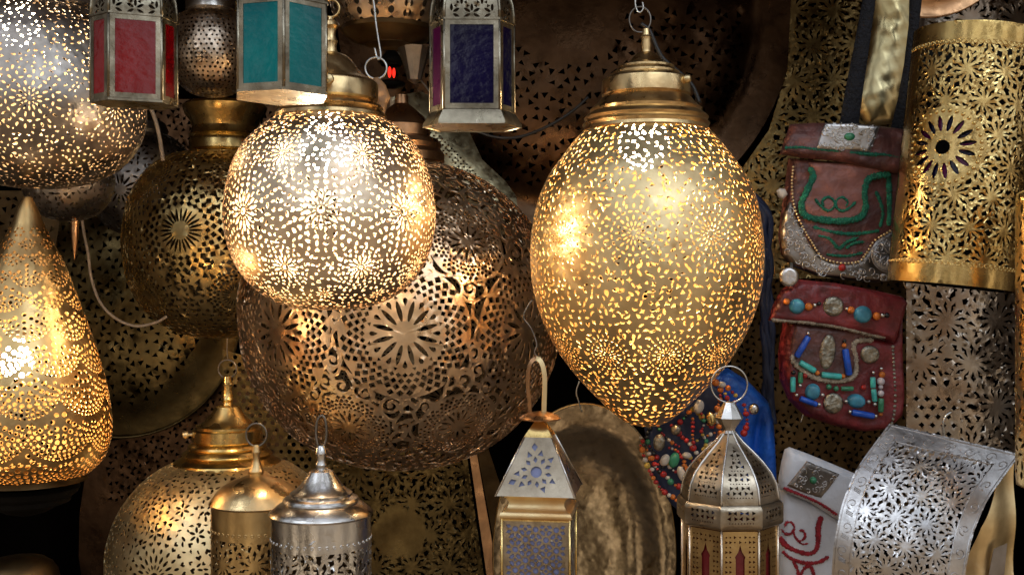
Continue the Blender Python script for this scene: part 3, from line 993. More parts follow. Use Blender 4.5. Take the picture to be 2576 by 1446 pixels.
for f in dt[2]:
    c = (sum(tv[i][0] for i in f) / 3, sum(tv[i][1] for i in f) / 3); cc.append(c)
em = {}
for i, f in enumerate(dt[2]):
    for a, b in ((0, 1), (1, 2), (2, 0)):
        em.setdefault(tuple(sorted((f[a], f[b]))), []).append(i)
for e, fs in em.items():
    if len(fs) == 2:
        a, b = cc[fs[0]], cc[fs[1]]
        if abs(a[0] - b[0]) > .5: continue
        # gently curved link
        m = ((a[0] + b[0]) / 2, (a[1] + b[1]) / 2)
        f = float(S.r(m[1])); dx, dy = (b[0] - a[0]) * f, b[1] - a[1]
        k = rnd.uniform(-.22, .22)
        m = (m[0] - dy * k / f, m[1] + dx * k)
        Mt += ribbon([a, m, b], rnd.uniform(6.5, 8.5))
for (a, b) in pts:   # a curl in each cell
    if rnd.random() < .8:
        a0 = rnd.uniform(0, 2 * PI); dr = rnd.choice((-1, 1)); R0 = 23
        sp = [S.polar(a, b, 5 + (R0 - 5) * u ** 1.15, a0 + dr * u * 6.6) for u in np.linspace(0, 1, 16)]
        Mt += ribbon(sp, 7.0)
        Mt.append(S.place(*S.polar(a, b, 3, a0), circ(7, 8)))
        Mt.append(S.place(*S.polar(a, b, 21, a0 + dr * 3.9), leaf(24, 11), a0 + dr * 3.9 + 1.0))
    else:
        for q in range(3):
            p = rnd.uniform(0, 1) + q * 2 * PI / 3
            Mt.append(S.place(*S.polar(a, b, 12, p), leaf(34, 13), p))
Mt.append(np.array([(-PI, 0), (PI, 0), (PI, 14), (-PI, 14)]))
Mt.append(np.array([(-PI, S.L - 34), (PI, S.L - 34), (PI, S.L), (-PI, S.L)]))
Mt.append(np.array([(-PI, 0), (-PI + .03, 0), (-PI + .03, S.L), (-PI, S.L)]))
Mt.append(np.array([(PI - .03, 0), (PI, 0), (PI, S.L), (PI - .03, S.L)]))
mb = MB(); S.pierced(mb, H, Mt, g=20, t=3.2)
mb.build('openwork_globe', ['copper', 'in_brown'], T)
cap_part(T, 'cap', [(16, 240), (18, 262), (36, 276), (58, 296), (72, 318), (72, 344), (92, 352), (100, 364), (98, 376), (108, 388), (108, 408), (98, 414)], 'copper_cap')

# ================================================================ olive brass globe behind
T = Thing('globe_lamp', 'unlit olive-brass globe with a slit rosette, half hidden by the white-lit globe', 'lamp', 566, 612, 2.2)
S = Surf(smooth_profile([(96, 388), (140, 398), (192, 436), (230, 502), (246, 580), (246, 640), (230, 718), (192, 782), (136, 826), (70, 846), (12, 850)]), 612, T.s)
H, av = [], []
def olive_rosette(th, s, k):
    for i in range(24):
        p = 2 * PI * i / 24
        H.append(S.place(*S.polar(th, s, 40 * k, p), leaf(36 * k, 6.6 * k), p))
    for j, (rr, n, a) in enumerate(((70, 24, 7.4), (85, 26, 8.4), (101, 30, 8.6))):
        for i in range(n):
            p = 2 * PI * (i + .5 * (j % 2)) / n
            H.append(S.place(*S.polar(th, s, rr * k, p), diamond(a * k, a * k * 1.05), p))
    av.append((th, s, 108 * k))
for i in range(6):
    th = (-.16 + i * PI / 3 + PI) % (2 * PI) - PI
    olive_rosette(th, S.y2s(592), .92)
    t2 = (th + PI / 6 + PI) % (2 * PI) - PI
    olive_rosette(t2, S.y2s(740), .56)
    olive_rosette(t2, S.y2s(462), .56)
H += fill(S, 8, S.L - 8, 18, [lambda a: tri(a * 1.35), lambda a: tri(a * 1.5, a * .95), lambda a: diamond(a * 1.1, a * .95)], av, jitter=.2, size=.38)
mb = MB(); S.pierced(mb, H, g=17, t=2.4)
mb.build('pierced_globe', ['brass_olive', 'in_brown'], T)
cap_part(T, 'cap', [(60, 258), (96, 262), (104, 270), (98, 290), (86, 305), (80, 322), (84, 336), (88, 342), (82, 347), (86, 352), (88, 358), (88, 378), (84, 381), (94, 386), (100, 392), (92, 394)], 'brass_gold')

# ================================================================ small dotted globe
T = Thing('small_globe_lamp', 'small dotted tarnished globe hanging between the red and teal lanterns', 'lamp', 532, 135, 1.95)
S = Surf(smooth_profile([(62, 32), (86, 52), (98, 90), (101, 130), (97, 170), (82, 208), (54, 234), (20, 243), (6, 244)]), 135, T.s)
H = []
s = 26; row = 0
while s < S.L - 10:
    r = float(S.r(s)); n = int(2 * PI * r / 12.5)
    for i in range(n):
        th = -PI + 2 * PI * (i + .5 * (row % 2) + .2) / n
        H.append(S.place(th + rnd.uniform(-1.5, 1.5) / r, s + rnd.uniform(-1.2, 1.2), circ(rnd.uniform(2.4, 3.9), 7)))
    s += 11; row += 1
mb = MB(); S.pierced(mb, H, g=12, t=1.6)
mb.build('pierced_globe', ['silver_warm', 'in_dark'], T)
cap_part(T, 'collar', [(40, -30), (56, -6), (62, 2), (64, 6), (64, 28), (60, 34)], 'silver')

# ================================================================ silver pierced ball, left behind
T = Thing('small_globe_lamp', 'silver openwork ball in the shadows between the silvery lamp and the olive globe', 'lamp', 362, 465, 2.3)
S = Surf(smooth_profile([(30, 330), (70, 345), (108, 380), (128, 430), (132, 470), (124, 520), (98, 562), (58, 588), (10, 597)]), 465, T.s)
H, av = [], []
for i in range(6):
    th = (-.1 + i * PI / 3 + PI) % (2 * PI) - PI
    s = S.y2s(488)
    for q in range(14):
        p = 2 * PI * q / 14
        H.append(S.place(*S.polar(th, s, 26, p), leaf(26, 6), p))
        H.append(S.place(*S.polar(th, s, 47, p + .2), leaf(13, 6), p + 1.2))
    av.append((th, s, 56))
H += fill(S, 6, S.L - 8, 15, [lambda a: heart(a * 1.1), lambda a: tri(a), lambda a: leaf(2.2 * a, a)], av)
mb = MB(); S.pierced(mb, H, g=14, t=1.6)
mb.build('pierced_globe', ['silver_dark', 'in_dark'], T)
cap_part(T, 'cap', [(10, 270), (20, 290), (52, 310), (60, 330), (56, 340), (28, 340)], 'silver_dark')

# ================================================================ small silver bowl under the silvery lamp
T = Thing('small_globe_lamp', 'dim silver pierced bowl with a cone finial under the silvery lamp', 'lamp', 172, 500, 1.78)
S = Surf(smooth_profile([(112, 440), (110, 470), (98, 505), (74, 535), (40, 552), (10, 557)]), 500, T.s)
H = fill(S, 4, S.L - 8, 16, [lambda a: leaf(2.4 * a, a), lambda a: tri(a), heart], [])
mb = MB(); S.pierced(mb, H, g=14, t=1.6)
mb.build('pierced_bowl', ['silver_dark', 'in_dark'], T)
mb = MB()
lathe(mb, [(r * T.s, -(y - 500) * T.s) for r, y in [(9, 553), (11, 560), (9, 566), (10, 574), (8, 600), (5, 630), (2, 652), (.1, 655)]], 20, mat=Matrix.Translation((16 * T.s, 0, 0)))
mb.build('finial', 'copper_cap', T, 35)

# ================================================================ lower left pierced globe
EMB[0] = .2
T = Thing('globe_lamp', 'unlit brass globe with a stepped cap at the lower left, behind the small cylinder lanterns', 'lamp', 572, 1400, 1.62)
S = Surf(smooth_profile([(122, 1158), (165, 1176), (218, 1218), (262, 1278), (286, 1345), (292, 1405), (284, 1470), (255, 1540), (205, 1600), (130, 1645), (40, 1664), (10, 1666)]), 1400, T.s)
H, av = [], []
for i in range(8):
    th = (-.33 + i * PI / 4 + PI) % (2 * PI) - PI
    s = S.y2s(1378)
    H.append(S.place(th, s, circ(10, 10)))
    for j, (rr, n, l, w) in enumerate(((22, 16, 12, 4), (40, 18, 18, 7), (58, 18, 13, 7), (74, 22, 12, 8))):
        for q in range(n):
            p = 2 * PI * (q + .5 * (j % 2)) / n
            H.append(S.place(*S.polar(th, s, rr, p), leaf(l, w) if j < 3 else heart(6), p))
    av.append((th, s, 84))
for i in range(16):
    th = (i * PI / 8 + PI) % (2 * PI) - PI
    for yy in (1235, 1285):
        s = S.y2s(yy); t2 = (th + (.2 if yy == 1235 else 0) + PI) % (2 * PI) - PI
        for q in range(6):
            p = 2 * PI * q / 6 + .3
            H.append(S.place(*S.polar(t2, s, 12, p), leaf(15, 7), p))
        av.append((t2, s, 22))
H += fill(S, 6, S.L - 8, 16.5, [lambda a: heart(a * 1.1), lambda a: leaf(2.2 * a, a), lambda a: crescent(a * 1.1)], av, jitter=.25)
mb = MB(); S.pierced(mb, H, g=17, t=2.0)
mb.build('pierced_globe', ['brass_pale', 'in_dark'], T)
cap_part(T, 'cap', [(7, 944), (10, 946), (11, 962), (14, 966), (11, 974), (13, 998), (16, 1004), (12, 1012), (14, 1018), (30, 1022), (38, 1036), (50, 1052), (66, 1066), (78, 1070), (78, 1076), (86, 1080), (86, 1106), (82, 1110), (95, 1117), (98, 1122), (94, 1126), (108, 1135), (111, 1140), (106, 1144), (120, 1152), (130, 1158), (134, 1165), (124, 1168)], 'brass_gold')
knob(T, 490, 1090, 20 * T.s, .0052, 'brass_pale', (-1, -.3, 0))
mb = MB(); ring(mb, T.L(572, 928), 23 * T.s, .0011, 'Y'); mb.build('hanging_ring', 'iron', T)

# ================================================================ two small cylinder lanterns
def punched_cyl(T, cx, r, y0, y1, mat, seed, name='pierced_cylinder'):
    S = Surf([(r, y0 + (y1 - y0) * i / 20) for i in range(21)], T.cy, T.s)
    W = PI * r
    st = star_straps(-W, 82, W, S.L, 2 * W / 8, 7.4, 10, outline=[(-W, 40), (W, 40), (W, S.L + 10), (-W, S.L + 10)], margin=42, seed=seed)
    st = [np.stack([q[:, 0] / r, q[:, 1]], 1) for q in st]
    mb = MB(); S.pierced(mb, [], st, g=16, t=1.6)
    o = mb.build(name, [mat, 'in_dark'], T)
    tr = MB()
    for i in range(44):
        th = 2 * PI * i / 44
        p = S.at(np.array(th), np.array(66.0))
        d = Vector((math.sin(th), -math.cos(th), 0))
        q = d.to_track_quat('Z', 'Y').to_matrix().to_4x4()
        lathe(tr, [(4.6 * T.s, -.0002), (4.4 * T.s, .0006), (2.6 * T.s, .0007), (2.2 * T.s, .0001)], 10, mat=Matrix.Translation(Vector(p)) @ q)
    tr.build('punched_border', mat, T)
    return o
T = Thing('cylinder_lantern', 'small brass cylinder lantern with a smooth rounded lid, left of the silver one', 'lantern', 645, 1350, 1.36)
punched_cyl(T, 645, 111, 1258, 1700, 'brass', 1)
cap_part(T, 'lid', [(6, 1118), (9, 1122), (11, 1136), (8, 1144), (10, 1160), (15, 1176), (20, 1184), (17, 1192), (34, 1198), (62, 1208), (88, 1224), (104, 1242), (113, 1256), (117, 1261), (113, 1266), (104, 1262)], 'brass_cap')
mb = MB(); ring(mb, T.L(645, 1093), 26 * T.s, .0012, 'Y', rz=1.1); mb.build('hanging_ring', 'iron', T)
T = Thing('cylinder_lantern', 'shiny silver cylinder lantern with a stepped lid, right of the brass one', 'lantern', 808, 1380, 1.2)
punched_cyl(T, 808, 125, 1284, 1700, 'silver', 2)
cap_part(T, 'lid', [(8, 1120), (12, 1126), (14, 1140), (10, 1150), (11, 1160), (14, 1168), (12, 1176), (30, 1184), (40, 1200), (52, 1218), (68, 1232), (78, 1238), (78, 1244), (92, 1250), (96, 1255), (92, 1260), (106, 1266), (118, 1276), (127, 1283), (130, 1289), (127, 1294), (118, 1290)], 'silver')
mb = MB()
pts = [(800, 1122), (795, 1095), (797, 1062), (806, 1046), (816, 1050), (821, 1075), (820, 1105), (813, 1124)]
tube(mb, spline([T.L(x, y) for x, y in pts], 5), .0014); mb.build('wire_loop', 'iron', T)

# ================================================================ lofted many-sided lanterns
def rot2(p, a):
    c, s = math.cos(a), math.sin(a)
    return (p[0] * c - p[1] * s, p[0] * s + p[1] * c)
def ngon(n, R, a0): return [(R * math.sin(a0 + 2 * PI * i / n), -R * math.cos(a0 + 2 * PI * i / n)) for i in range(n)]

def side_sheet(mb, T, fp, prof, i, holes=None, g=14, t=1.2, mi=(0, 1, 0)):
    """one side of a loft. fp: footprint px (x right, y away) at scale 1; prof: (scale, y px). holes(w(v), L) -> polys in (u, v)"""
    A, B = np.array(fp[i]), np.array(fp[(i + 1) % len(fp)])
    pr = np.array(prof, float)
    mid = (A + B) / 2
    ap = np.linalg.norm(mid)
    s = np.concatenate([[0], np.cumsum(np.hypot(np.diff(pr[:, 0]) * ap, np.diff(pr[:, 1])))])
    L = s[-1]; W0 = np.linalg.norm(B - A)
    wf = lambda v: np.interp(v, s, pr[:, 0]) * W0
    vs = np.unique(np.concatenate([s, np.linspace(0, L, max(2, int(L / g)))]))
    bound = [(-wf(v) / 2, v) for v in vs] + [(wf(v) / 2, v) for v in vs[::-1]]
    bound = [b for k, b in enumerate(bound) if k == 0 or abs(b[0] - bound[k - 1][0]) + abs(b[1] - bound[k - 1][1]) > .3]
    H = holes(wf, L) if holes else []
    V, F = cdt(bound, H, None, g)
    w = np.maximum(wf(V[:, 1]), 1e-6)
    f = np.clip(V[:, 0] / w, -.5, .5)
    sc = np.interp(V[:, 1], s, pr[:, 0]); y = np.interp(V[:, 1], s, pr[:, 1])
    X = (mid[0] + (B - A)[0] * f) * sc; D = (mid[1] + (B - A)[1] * f) * sc
    W = np.stack([X * T.s, D * T.s, -(y - T.cy) * T.s], 1)
    hint = np.stack([X, D, np.zeros_like(X)], 1); hint /= (np.linalg.norm(hint, axis=1)[:, None] + 1e-9)
    shell(mb, W, F, t * T.s, hint, mi)

def edge_beads(mb, T, fp, prof, r):
    for x, y in fp:
        tube(mb, [Vector((x * sc * T.s, y * sc * T.s, -(yy - T.cy) * T.s)) for sc, yy in prof], r * T.s, 6)

def window_panels(T, fp, y0, y1, fw, glassm, framem, sides=None):
    n = len(fp)
    for i in range(n):
        A, B = Vector((*fp[i], 0)), Vector((*fp[(i + 1) % n], 0))
        mid = (A + B) / 2; W = (B - A).length; x = (B - A).normalized()
        out = Vector((x.y, -x.x, 0))
        if out.dot(mid) < 0: out = -out
        mb = MB()
        zt, zb = -(y0 - T.cy) * T.s, -(y1 - T.cy) * T.s
        def q(u, z): 
            v = (mid + x * u) * T.s; v.z = z; return v
        h = W / 2 - 1.5; d = 5 * T.s
        f = fw * T.s
        hu = h * T.s
        bar(mb, q(-h + fw / 2, zb), q(-h + fw / 2, zt), f, d, out)
        bar(mb, q(h - fw / 2, zb), q(h - fw / 2, zt), f, d, out)
        bar(mb, q(-h + fw, zt - f / 2), q(h - fw, zt - f / 2), f, d * .86, out)
        bar(mb, q(-h + fw, zb + f / 2), q(h - fw, zb + f / 2), f, d * .86, out)
        fr = mb.build('window_frame', framem, T)
        mb = MB()
        bar(mb, q(0, zb + f * .4), q(0, zt - f * .4), (W - fw * 1.2) * T.s, 2.2 * T.s, out)
        gm = glassm[i % len(glassm)] if isinstance(glassm, (list, tuple)) else glassm
        mb.build('glass_pane', gm, fr)
    for x, y in fp:
        mb = MB(); tube(mb, [Vector((x * T.s, y * T.s, zt)), Vector((x * T.s, y * T.s, zb))], 4.2 * T.s, 6)
        mb.build('corner_post', framem, T)

def slot_star(p, m):
    def f(w, L):
        H = []
        row = 0; v = L - m - p * .1
        while v > 6:
            W = float(w(v))
            k = int(W / p) + 1
            for i in range(-k, k + 1):
                cx = (i + .5 * (row % 2)) * p
                for q in range(6):
                    a = q * PI / 3 + PI / 6
                    x, y = cx + p * .27 * math.cos(a), v + p * .27 * math.sin(a)
                    if abs(x) < W / 2 - m and m * .7 < y < L - m * .8:
                        c, s = math.cos(a), math.sin(a)
                        P0 = leaf(p * .36, p * .15, 6)
                        H.append(np.stack([P0[:, 0] * c - P0[:, 1] * s + x, P0[:, 0] * s + P0[:, 1] * c + y], 1))
                    a2 = q * PI / 3
                    x, y = cx + p * .40 * math.cos(a2), v + p * .40 * math.sin(a2)
                    if q in (1, 2, 4, 5) and abs(x) < W / 2 - m and m * .7 < y < L - m * .8:
                        P0 = tri(p * .10, p * .10)
                        c, s = math.cos(a2), math.sin(a2)
                        H.append(np.stack([P0[:, 0] * c - P0[:, 1] * s + x, P0[:, 0] * s + P0[:, 1] * c + y], 1))
            v -= p * .87; row += 1
        return H
    return f

def glass_lantern(label, cx, Y, fp, y0, y1, glassm, framem, dome=True, flare=None, group='coloured glass lanterns'):
    cy = (y0 + y1) / 2
    T = Thing('glass_lantern', label, 'lantern', cx, cy, Y, group)
    window_panels(T, fp, y0, y1, 13, glassm, framem)
    # dome of pierced panels
    h = 130
    prof = [(1.0, y0), (1.0, y0 - 26), (.97, y0 - 52), (.88, y0 - 80), (.70, y0 - 104), (.45, y0 - 122), (.16, y0 - h)][::-1]
    mb = MB()
    for i in range(len(fp)): side_sheet(mb, T, fp, prof, i, slot_star(50, 11), 13, 1.2)
    d = mb.build('dome', [framem, 'in_dark'], T)
    mb = MB(); edge_beads(mb, T, fp, prof, 4.0); 
    for i in range(len(fp)):
        a, b = fp[i], fp[(i + 1) % len(fp)]
        z = -(y0 - 2 - T.cy) * T.s
        bar(mb, (a[0] * T.s * 1.02, a[1] * T.s * 1.02, z), (b[0] * T.s * 1.02, b[1] * T.s * 1.02, z), 7 * T.s, 5 * T.s, Vector((0, 0, 1)))
    mb.build('rib', framem, d)
    mb = MB()
    if flare:
        pr = [(1.0, y1 - 1), (1.06, y1 + 6), (flare, y1 + 30), (flare, y1 + 38)]
        for i in range(len(fp)): side_sheet(mb, T, fp, pr, i, None, 30, 1.4, (0, 0, 0))
        zb = -(y1 + 36 - T.cy) * T.s
        mb.add([(x * flare * T.s * .98, y * flare * T.s * .98, zb) for x, y in fp], [tuple(range(len(fp)))], 0, False)
    else:
        for z, k in ((y1 + 1, 1.03), (y1 + 7, 1.03)):
            pass
        n = len(fp); V = []
        for z in (y1 + .5, y1 + 6.5): V += [(x * 1.03 * T.s, y * 1.03 * T.s, -(z - T.cy) * T.s) for x, y in fp]
        F = [tuple(range(n)), tuple(range(2 * n - 1, n - 1, -1))] + [(i, (i + 1) % n, (i + 1) % n + n, i + n) for i in range(n)]
        mb.add(V, F, 0, False)
    mb.build('base', framem, T, 30)
    return T

def long_hex(a, b, d, rot=0.0): return [rot2(p, rot) for p in [(-a, -d), (a, -d), (b, 0), (a, d), (-a, d), (-b, 0)]]
glass_lantern('hexagonal lantern with red glass panes, hanging before the silvery lamp', 338, 1.2, long_hex(62, 102, 62, .37), 52, 258, 'g_red', 'nickel')
glass_lantern('hexagonal lantern with teal glass panes, one corner edge to the front', 708, 1.14, ngon(6, 122, 0.25), 20, 240, 'g_teal', 'nickel')
glass_lantern('hexagonal lantern with deep violet glass and a flared bright base', 1188, 1.2, long_hex(68, 104, 66, .02), 65, 284, ['g_blue', 'g_blue', 'g_plum', 'g_blue', 'g_plum', 'g_plum'], 'nickel', flare=1.2)

# ================================================================ square lantern with a pyramid roof
T = Thing('square_lantern', 'four-sided silver lantern with a pierced pyramid roof and a brass strap handle', 'lantern', 1360, 1300, 1.25, front=.035)
sq_fp = [rot2(p, -.15) for p in [(-1, -1), (1, -1), (1, 1), (-1, 1)]]
def F_(k): return [(x * k, y * k) for x, y in sq_fp]
def rosette_window(cx, cv, R, n=8):
    def f(w, L):
        H = []
        H.append(circ(R * .20, 10) + np.array([cx, cv]))
        for i in range(n):
            a = 2 * PI * i / n + .2
            for rr, q, da in ((.43, diamond(R * .12, R * .075), 0), (.66, tri(R * .13, R * .10), PI / n), (.88, diamond(R * .15, R * .11), 0)):
                aa = a + da
                x, y = cx + R * rr * math.cos(aa), cv + R * rr * math.sin(aa)
                W = float(w(y)) / 2
                if abs(x) > W - 22 or y > L - 18: continue
                c, s = math.cos(aa), math.sin(aa)
                H.append(np.stack([q[:, 0] * c - q[:, 1] * s + x, q[:, 0] * s + q[:, 1] * c + y], 1))
        return H
    return f
mb = MB()
for i in range(4): side_sheet(mb, T, F_(100), [(.35, 1106), (.99, 1246)], i, rosette_window(0, 90, 74, 10), 16, 1.3)
rf = mb.build('roof', ['pewter', 'silver_dark'], T)
mb = MB()
for i in range(4): side_sheet(mb, T, F_(94), [(.33, 1108), (.96, 1244)], i, None, 40, .8, (0, 0, 0))
mb.build('glass_pane', 'g_frost', rf)
mb = MB(); edge_beads(mb, T, F_(101), [(.35, 1106), (1.0, 1247)], 2.4); mb.build('roof_edge', 'silver', rf)
mb = MB()
for i in range(4): side_sheet(mb, T, F_(37), [(.22, 1062), (.96, 1103), (1.0, 1106), (.95, 1109)], i, None, 20, 1.2, (0, 0, 0))
mb.build('roof_cap', 'brass_gold', T)
mb = MB()
pr = [(.99, 1245), (.84, 1247), (.83, 1251), (.78, 1254), (.74, 1260), (.72, 1267), (.73, 1274), (.77, 1281), (.84, 1286), (.90, 1289), (.93, 1296), (.93, 1302), (.88, 1306)]
for i in range(4): side_sheet(mb, T, F_(98), pr, i, None, 5, 1.2, (0, 0, 0))
mb.build('cornice', 'brass_pale', T)
def lattice(w, L):
    H = []; p = 52; row = 0; v = 22
    while v < L - 12:
        for i in range(-3, 4):
            cx = (i + .5 * (row % 2)) * p
            W = float(w(v)) / 2 - 13
            for rr, n, q in ((0, 1, circ(7.5, 9)), (18, 8, diamond(7.5, 5.2))):
                for k in range(n):
                    a = 2 * PI * k / n + .39
                    x, y = cx + rr * math.cos(a), v + rr * math.sin(a)
                    if abs(x) > W or y < 12: continue
                    c, s = math.cos(a), math.sin(a)
                    H.append(np.stack([q[:, 0] * c - q[:, 1] * s + x, q[:, 0] * s + q[:, 1] * c + y], 1))
            x, y = cx + p / 2, v
            if abs(x) < W: H.append(circ(4.6, 6) + np.array([x, y]))
        v += p * .5; row += 1
    return H
mb = MB()
for i in range(4): side_sheet(mb, T, F_(84), [(1, 1308), (1, 1560)], i, lattice, 18, 1.3)
bd = mb.build('lattice_body', ['pewter', 'silver_dark'], T)
mb = MB()
for i in range(4): side_sheet(mb, T, F_(80), [(1, 1310), (1, 1560)], i, None, 60, .8, (0, 0, 0))
mb.build('glass_pane', 'g_frost', bd)
mb = MB(); edge_beads(mb, T, F_(86), [(1, 1304), (1, 1560)], 3.6)
for k in (0.95, 1.0):
    for i in range(4):
        a, b = F_(86 * k)[i], F_(86 * k)[(i + 1) % 4]
        z = -(1308 - T.cy) * T.s
        bar(mb, (a[0] * T.s, a[1] * T.s, z), (b[0] * T.s, b[1] * T.s, z), 5 * T.s, 4 * T.s, Vector((0, 0, 1)))
mb.build('frame', 'brass_gold', T)
mb = MB(); lathe(mb, [(r * T.s, -(y - T.cy) * T.s) for r, y in [(6, 1042), (24, 1046), (44, 1052), (54, 1060), (52, 1064), (30, 1062), (6, 1062)]], 40)
mb.build('collar', 'copper_cap', T, 40)
for sx in (0, 1):
    mb = MB()
    if sx == 0: pts = [(1335, 1052), (1334, 1020), (1330, 985), (1330, 950), (1334, 925), (1344, 910), (1354, 906)]
    else: pts = [(1370, 1052), (1371, 1015), (1372, 975), (1371, 945), (1366, 922), (1358, 909), (1350, 906)]
    p = spline([T.L(x - 1360 + 1360, y, .004 if sx else -.006) for x, y in pts], 4)
    for i in range(len(p) - 1): bar(mb, p[i], p[i + 1], 13 * T.s if sx else 11 * T.s, 2.6 * T.s, Vector((0.5, -1, 0)) if sx else Vector((-.6, -1, 0)))
    mb.build('handle', 'brass_pale' if sx else 'copper_cap', T)
mb = MB(); tube(mb, spline([T.L(x, y) for x, y in [(1356, 908), (1346, 890), (1352, 870), (1338, 830), (1318, 800), (1330, 770), (1340, 756)]], 6), .0009)
mb.build('hanging_wire', 'iron', T)

# ================================================================ eight-sided lantern, right
T = Thing('octagonal_lantern', 'eight-sided pewter lantern with an onion roof, double-cone finial and ruby arched windows', 'lantern', 1838, 1260, 1.3, front=.008)
oc = ngon(8, 1.0, -.35)
def O_(k): return [(x * k, y * k) for x, y in oc]
def tri_rows(m, dx, dv):
    def f(w, L):
        H = []; v = m + 8; row = 0
        while v < L - m:
            W = float(w(v)) / 2 - 9
            n = int(2 * W / dx)
            if row % 3 < 2:
                for i in range(n):
                    x = (i - (n - 1) / 2) * dx
                    a = (PI / 2 if row % 3 else -PI / 2) + (.5 if i % 2 else -.5)
                    q = tri(5.6, 5.4); c, s = math.cos(a), math.sin(a)
                    H.append(np.stack([q[:, 0] * c - q[:, 1] * s + x, q[:, 0] * s + q[:, 1] * c + v], 1))
            else:
                for i in range(n * 2 - 1):
                    x = (i - (n - 1)) * dx / 2
                    if abs(x) < W: H.append(circ(1.8, 5) + np.array([x, v]))
            v += dv * (1 if row % 3 == 0 else .8); row += 1
        return H
    return f
pr = [(.08, 1082), (.13, 1092), (.26, 1112), (.45, 1135), (.64, 1160), (.79, 1185), (.89, 1212), (.93, 1240), (.935, 1258)]
mb = MB()
for i in range(8): side_sheet(mb, T, O_(131), pr, i, tri_rows(20, 14.5, 13), 13, 1.2)
dm = mb.build('dome', ['pewter', 'in_dark'], T)
mb = MB(); edge_beads(mb, T, O_(131), pr, 3.2); mb.build('rib', 'silver', dm)
mb = MB()
for i in range(8): side_sheet(mb, T, O_(134), [(.95, 1253), (1.0, 1260), (1.0, 1304), (.96, 1311), (.90, 1314)], i, lambda w, L: [h for h in tri_rows(10, 14.5, 14)(w, L - 14)], 12, 1.2)
mb.build('band', ['pewter', 'in_dark'], T)
def arch(w, L):
    H = [np.array([(-11, 200), (-11, 68), (-13, 62), (-5, 50), (0, 32), (5, 50), (13, 62), (11, 68), (11, 200)])]
    for row in range(16):
        v = 14 + row * 12
        for x in ((-34, -24, -13, 0, 13, 24, 34) if v < 34 else (-34, -24, 24, 34)):
            H.append((tri(4.2, 4.0) if (row + int(x)) % 2 else circ(2.2, 6)) + np.array([x, v]))
    return H
mb = MB()
for i in range(8): side_sheet(mb, T, O_(119), [(1, 1316), (1, 1540)], i, arch, 18, 1.2)
bd = mb.build('body', ['brass', 'in_dark'], T)
mb = MB()
for i in range(8): side_sheet(mb, T, O_(112), [(1, 1318), (1, 1540)], i, None, 60, .8, (0, 0, 0))
mb.build('glass_pane', 'g_ruby', bd)
for q in O_(120):
    mb = MB(); edge_beads(mb, T, [q], [(1, 1314), (1, 1540)], 3.6); mb.build('corner_post', 'silver_warm', T)
mb = MB(); lathe(mb, [(r * T.s, -(y - T.cy) * T.s) for r, y in [(10, 1011), (14, 1013), (35, 1050), (36, 1052), (17, 1078), (15, 1084), (20, 1090)]], 8)
f = mb.build('finial', 'silver', T, 20)
mb = MB(); ring(mb, T.L(1838, 968), 46 * T.s, .0010, 'Y', n=40); mb.build('hanging_ring', 'steel', T)

EMB[0] = .5
# ================================================================ curved wall lights on the right
T = Thing('wall_light', 'tall gold half-round wall light with pinwheel cut-outs and a daisy boss', 'wall light', 2462, 395, 1.42, rot=(0, .108, 0), front=.045)
S = Surf([(158, 68 + 655 * i / 40) for i in range(41)], 395, T.s)
H, av = [], []
fl = (-.72, S.y2s(385)); av.append((fl[0], fl[1], 100))
for i in range(16):
    p = 2 * PI * (i + .5) / 16
    H.append(S.place(*S.polar(*fl, 60, p), leaf(42, 13), p))
    H.append(S.place(*S.polar(*fl, 13, p), circ(6, 6)))
H.append(S.place(*fl, circ(15, 12)))
Wd = 1.75 * 158
st = star_straps(-Wd, 62, Wd, S.L - 60, 90, 6.6, 11, outline=[(-Wd, 0), (Wd, 0), (Wd, S.L), (-Wd, S.L)], margin=58, seed=4)
st.append(circ(104, 40) + np.array([fl[0] * 158, fl[1]]))
st = [np.stack([q[:, 0] / 158, q[:, 1]], 1) for q in st]
mb = MB(); S.pierced(mb, H, st, g=20, t=1.8, span=(-1.75, 1.75))
b = mb.build('pierced_body', ['brass_gold', 'brass_dark'], T)
mb = MB()
for i in range(34):
    p = 2 * PI * i / 34
    a, s = S.polar(*fl, 92, p)
    ball(mb, S.at(np.array(a), np.array(s)), 5.2 * T.s, n=8, m=6)
mb.build('beaded_border', 'brass_gold', b)
mb = MB()
bk = [(158 * math.sin(t) * T.s, -158 * math.cos(t) * T.s) for t in (-1.75, 1.75)]
zt, zb = -(68 - T.cy) * T.s, -(723 - T.cy) * T.s
mb.add([(bk[0][0], bk[0][1] + .002, zb), (bk[1][0], bk[1][1] + .002, zb), (bk[1][0], bk[1][1] + .002, zt), (bk[0][0], bk[0][1] + .002, zt)], [(0, 1, 2, 3)], 0, False)
mb.build('dark_backing', 'black', T); mb = MB()  # black sheet added so the cut-outs look dark inside
for yy in (S.L - 52, 52):
    mb = MB()
    for i in range(40):
        th = -1.7 + 3.4 * i / 39
        c = S.at(np.array(th), np.array(float(yy)))
        d = Vector((math.sin(th), -math.cos(th), 0)); q = d.to_track_quat('Z', 'Y').to_matrix().to_4x4()
        lathe(mb, [(7 * T.s, -.0002), (6.6 * T.s, .0008), (4.2 * T.s, .0008), (3.8 * T.s, 0)], 8, mat=Matrix.Translation(Vector(c)) @ q)
    mb.build('punched_border', 'brass_gold', b)
mb = MB(); S2 = Surf([(150, 300 + 190 * i / 10) for i in range(11)], 395, T.s)
V, F, mi = [], [], []
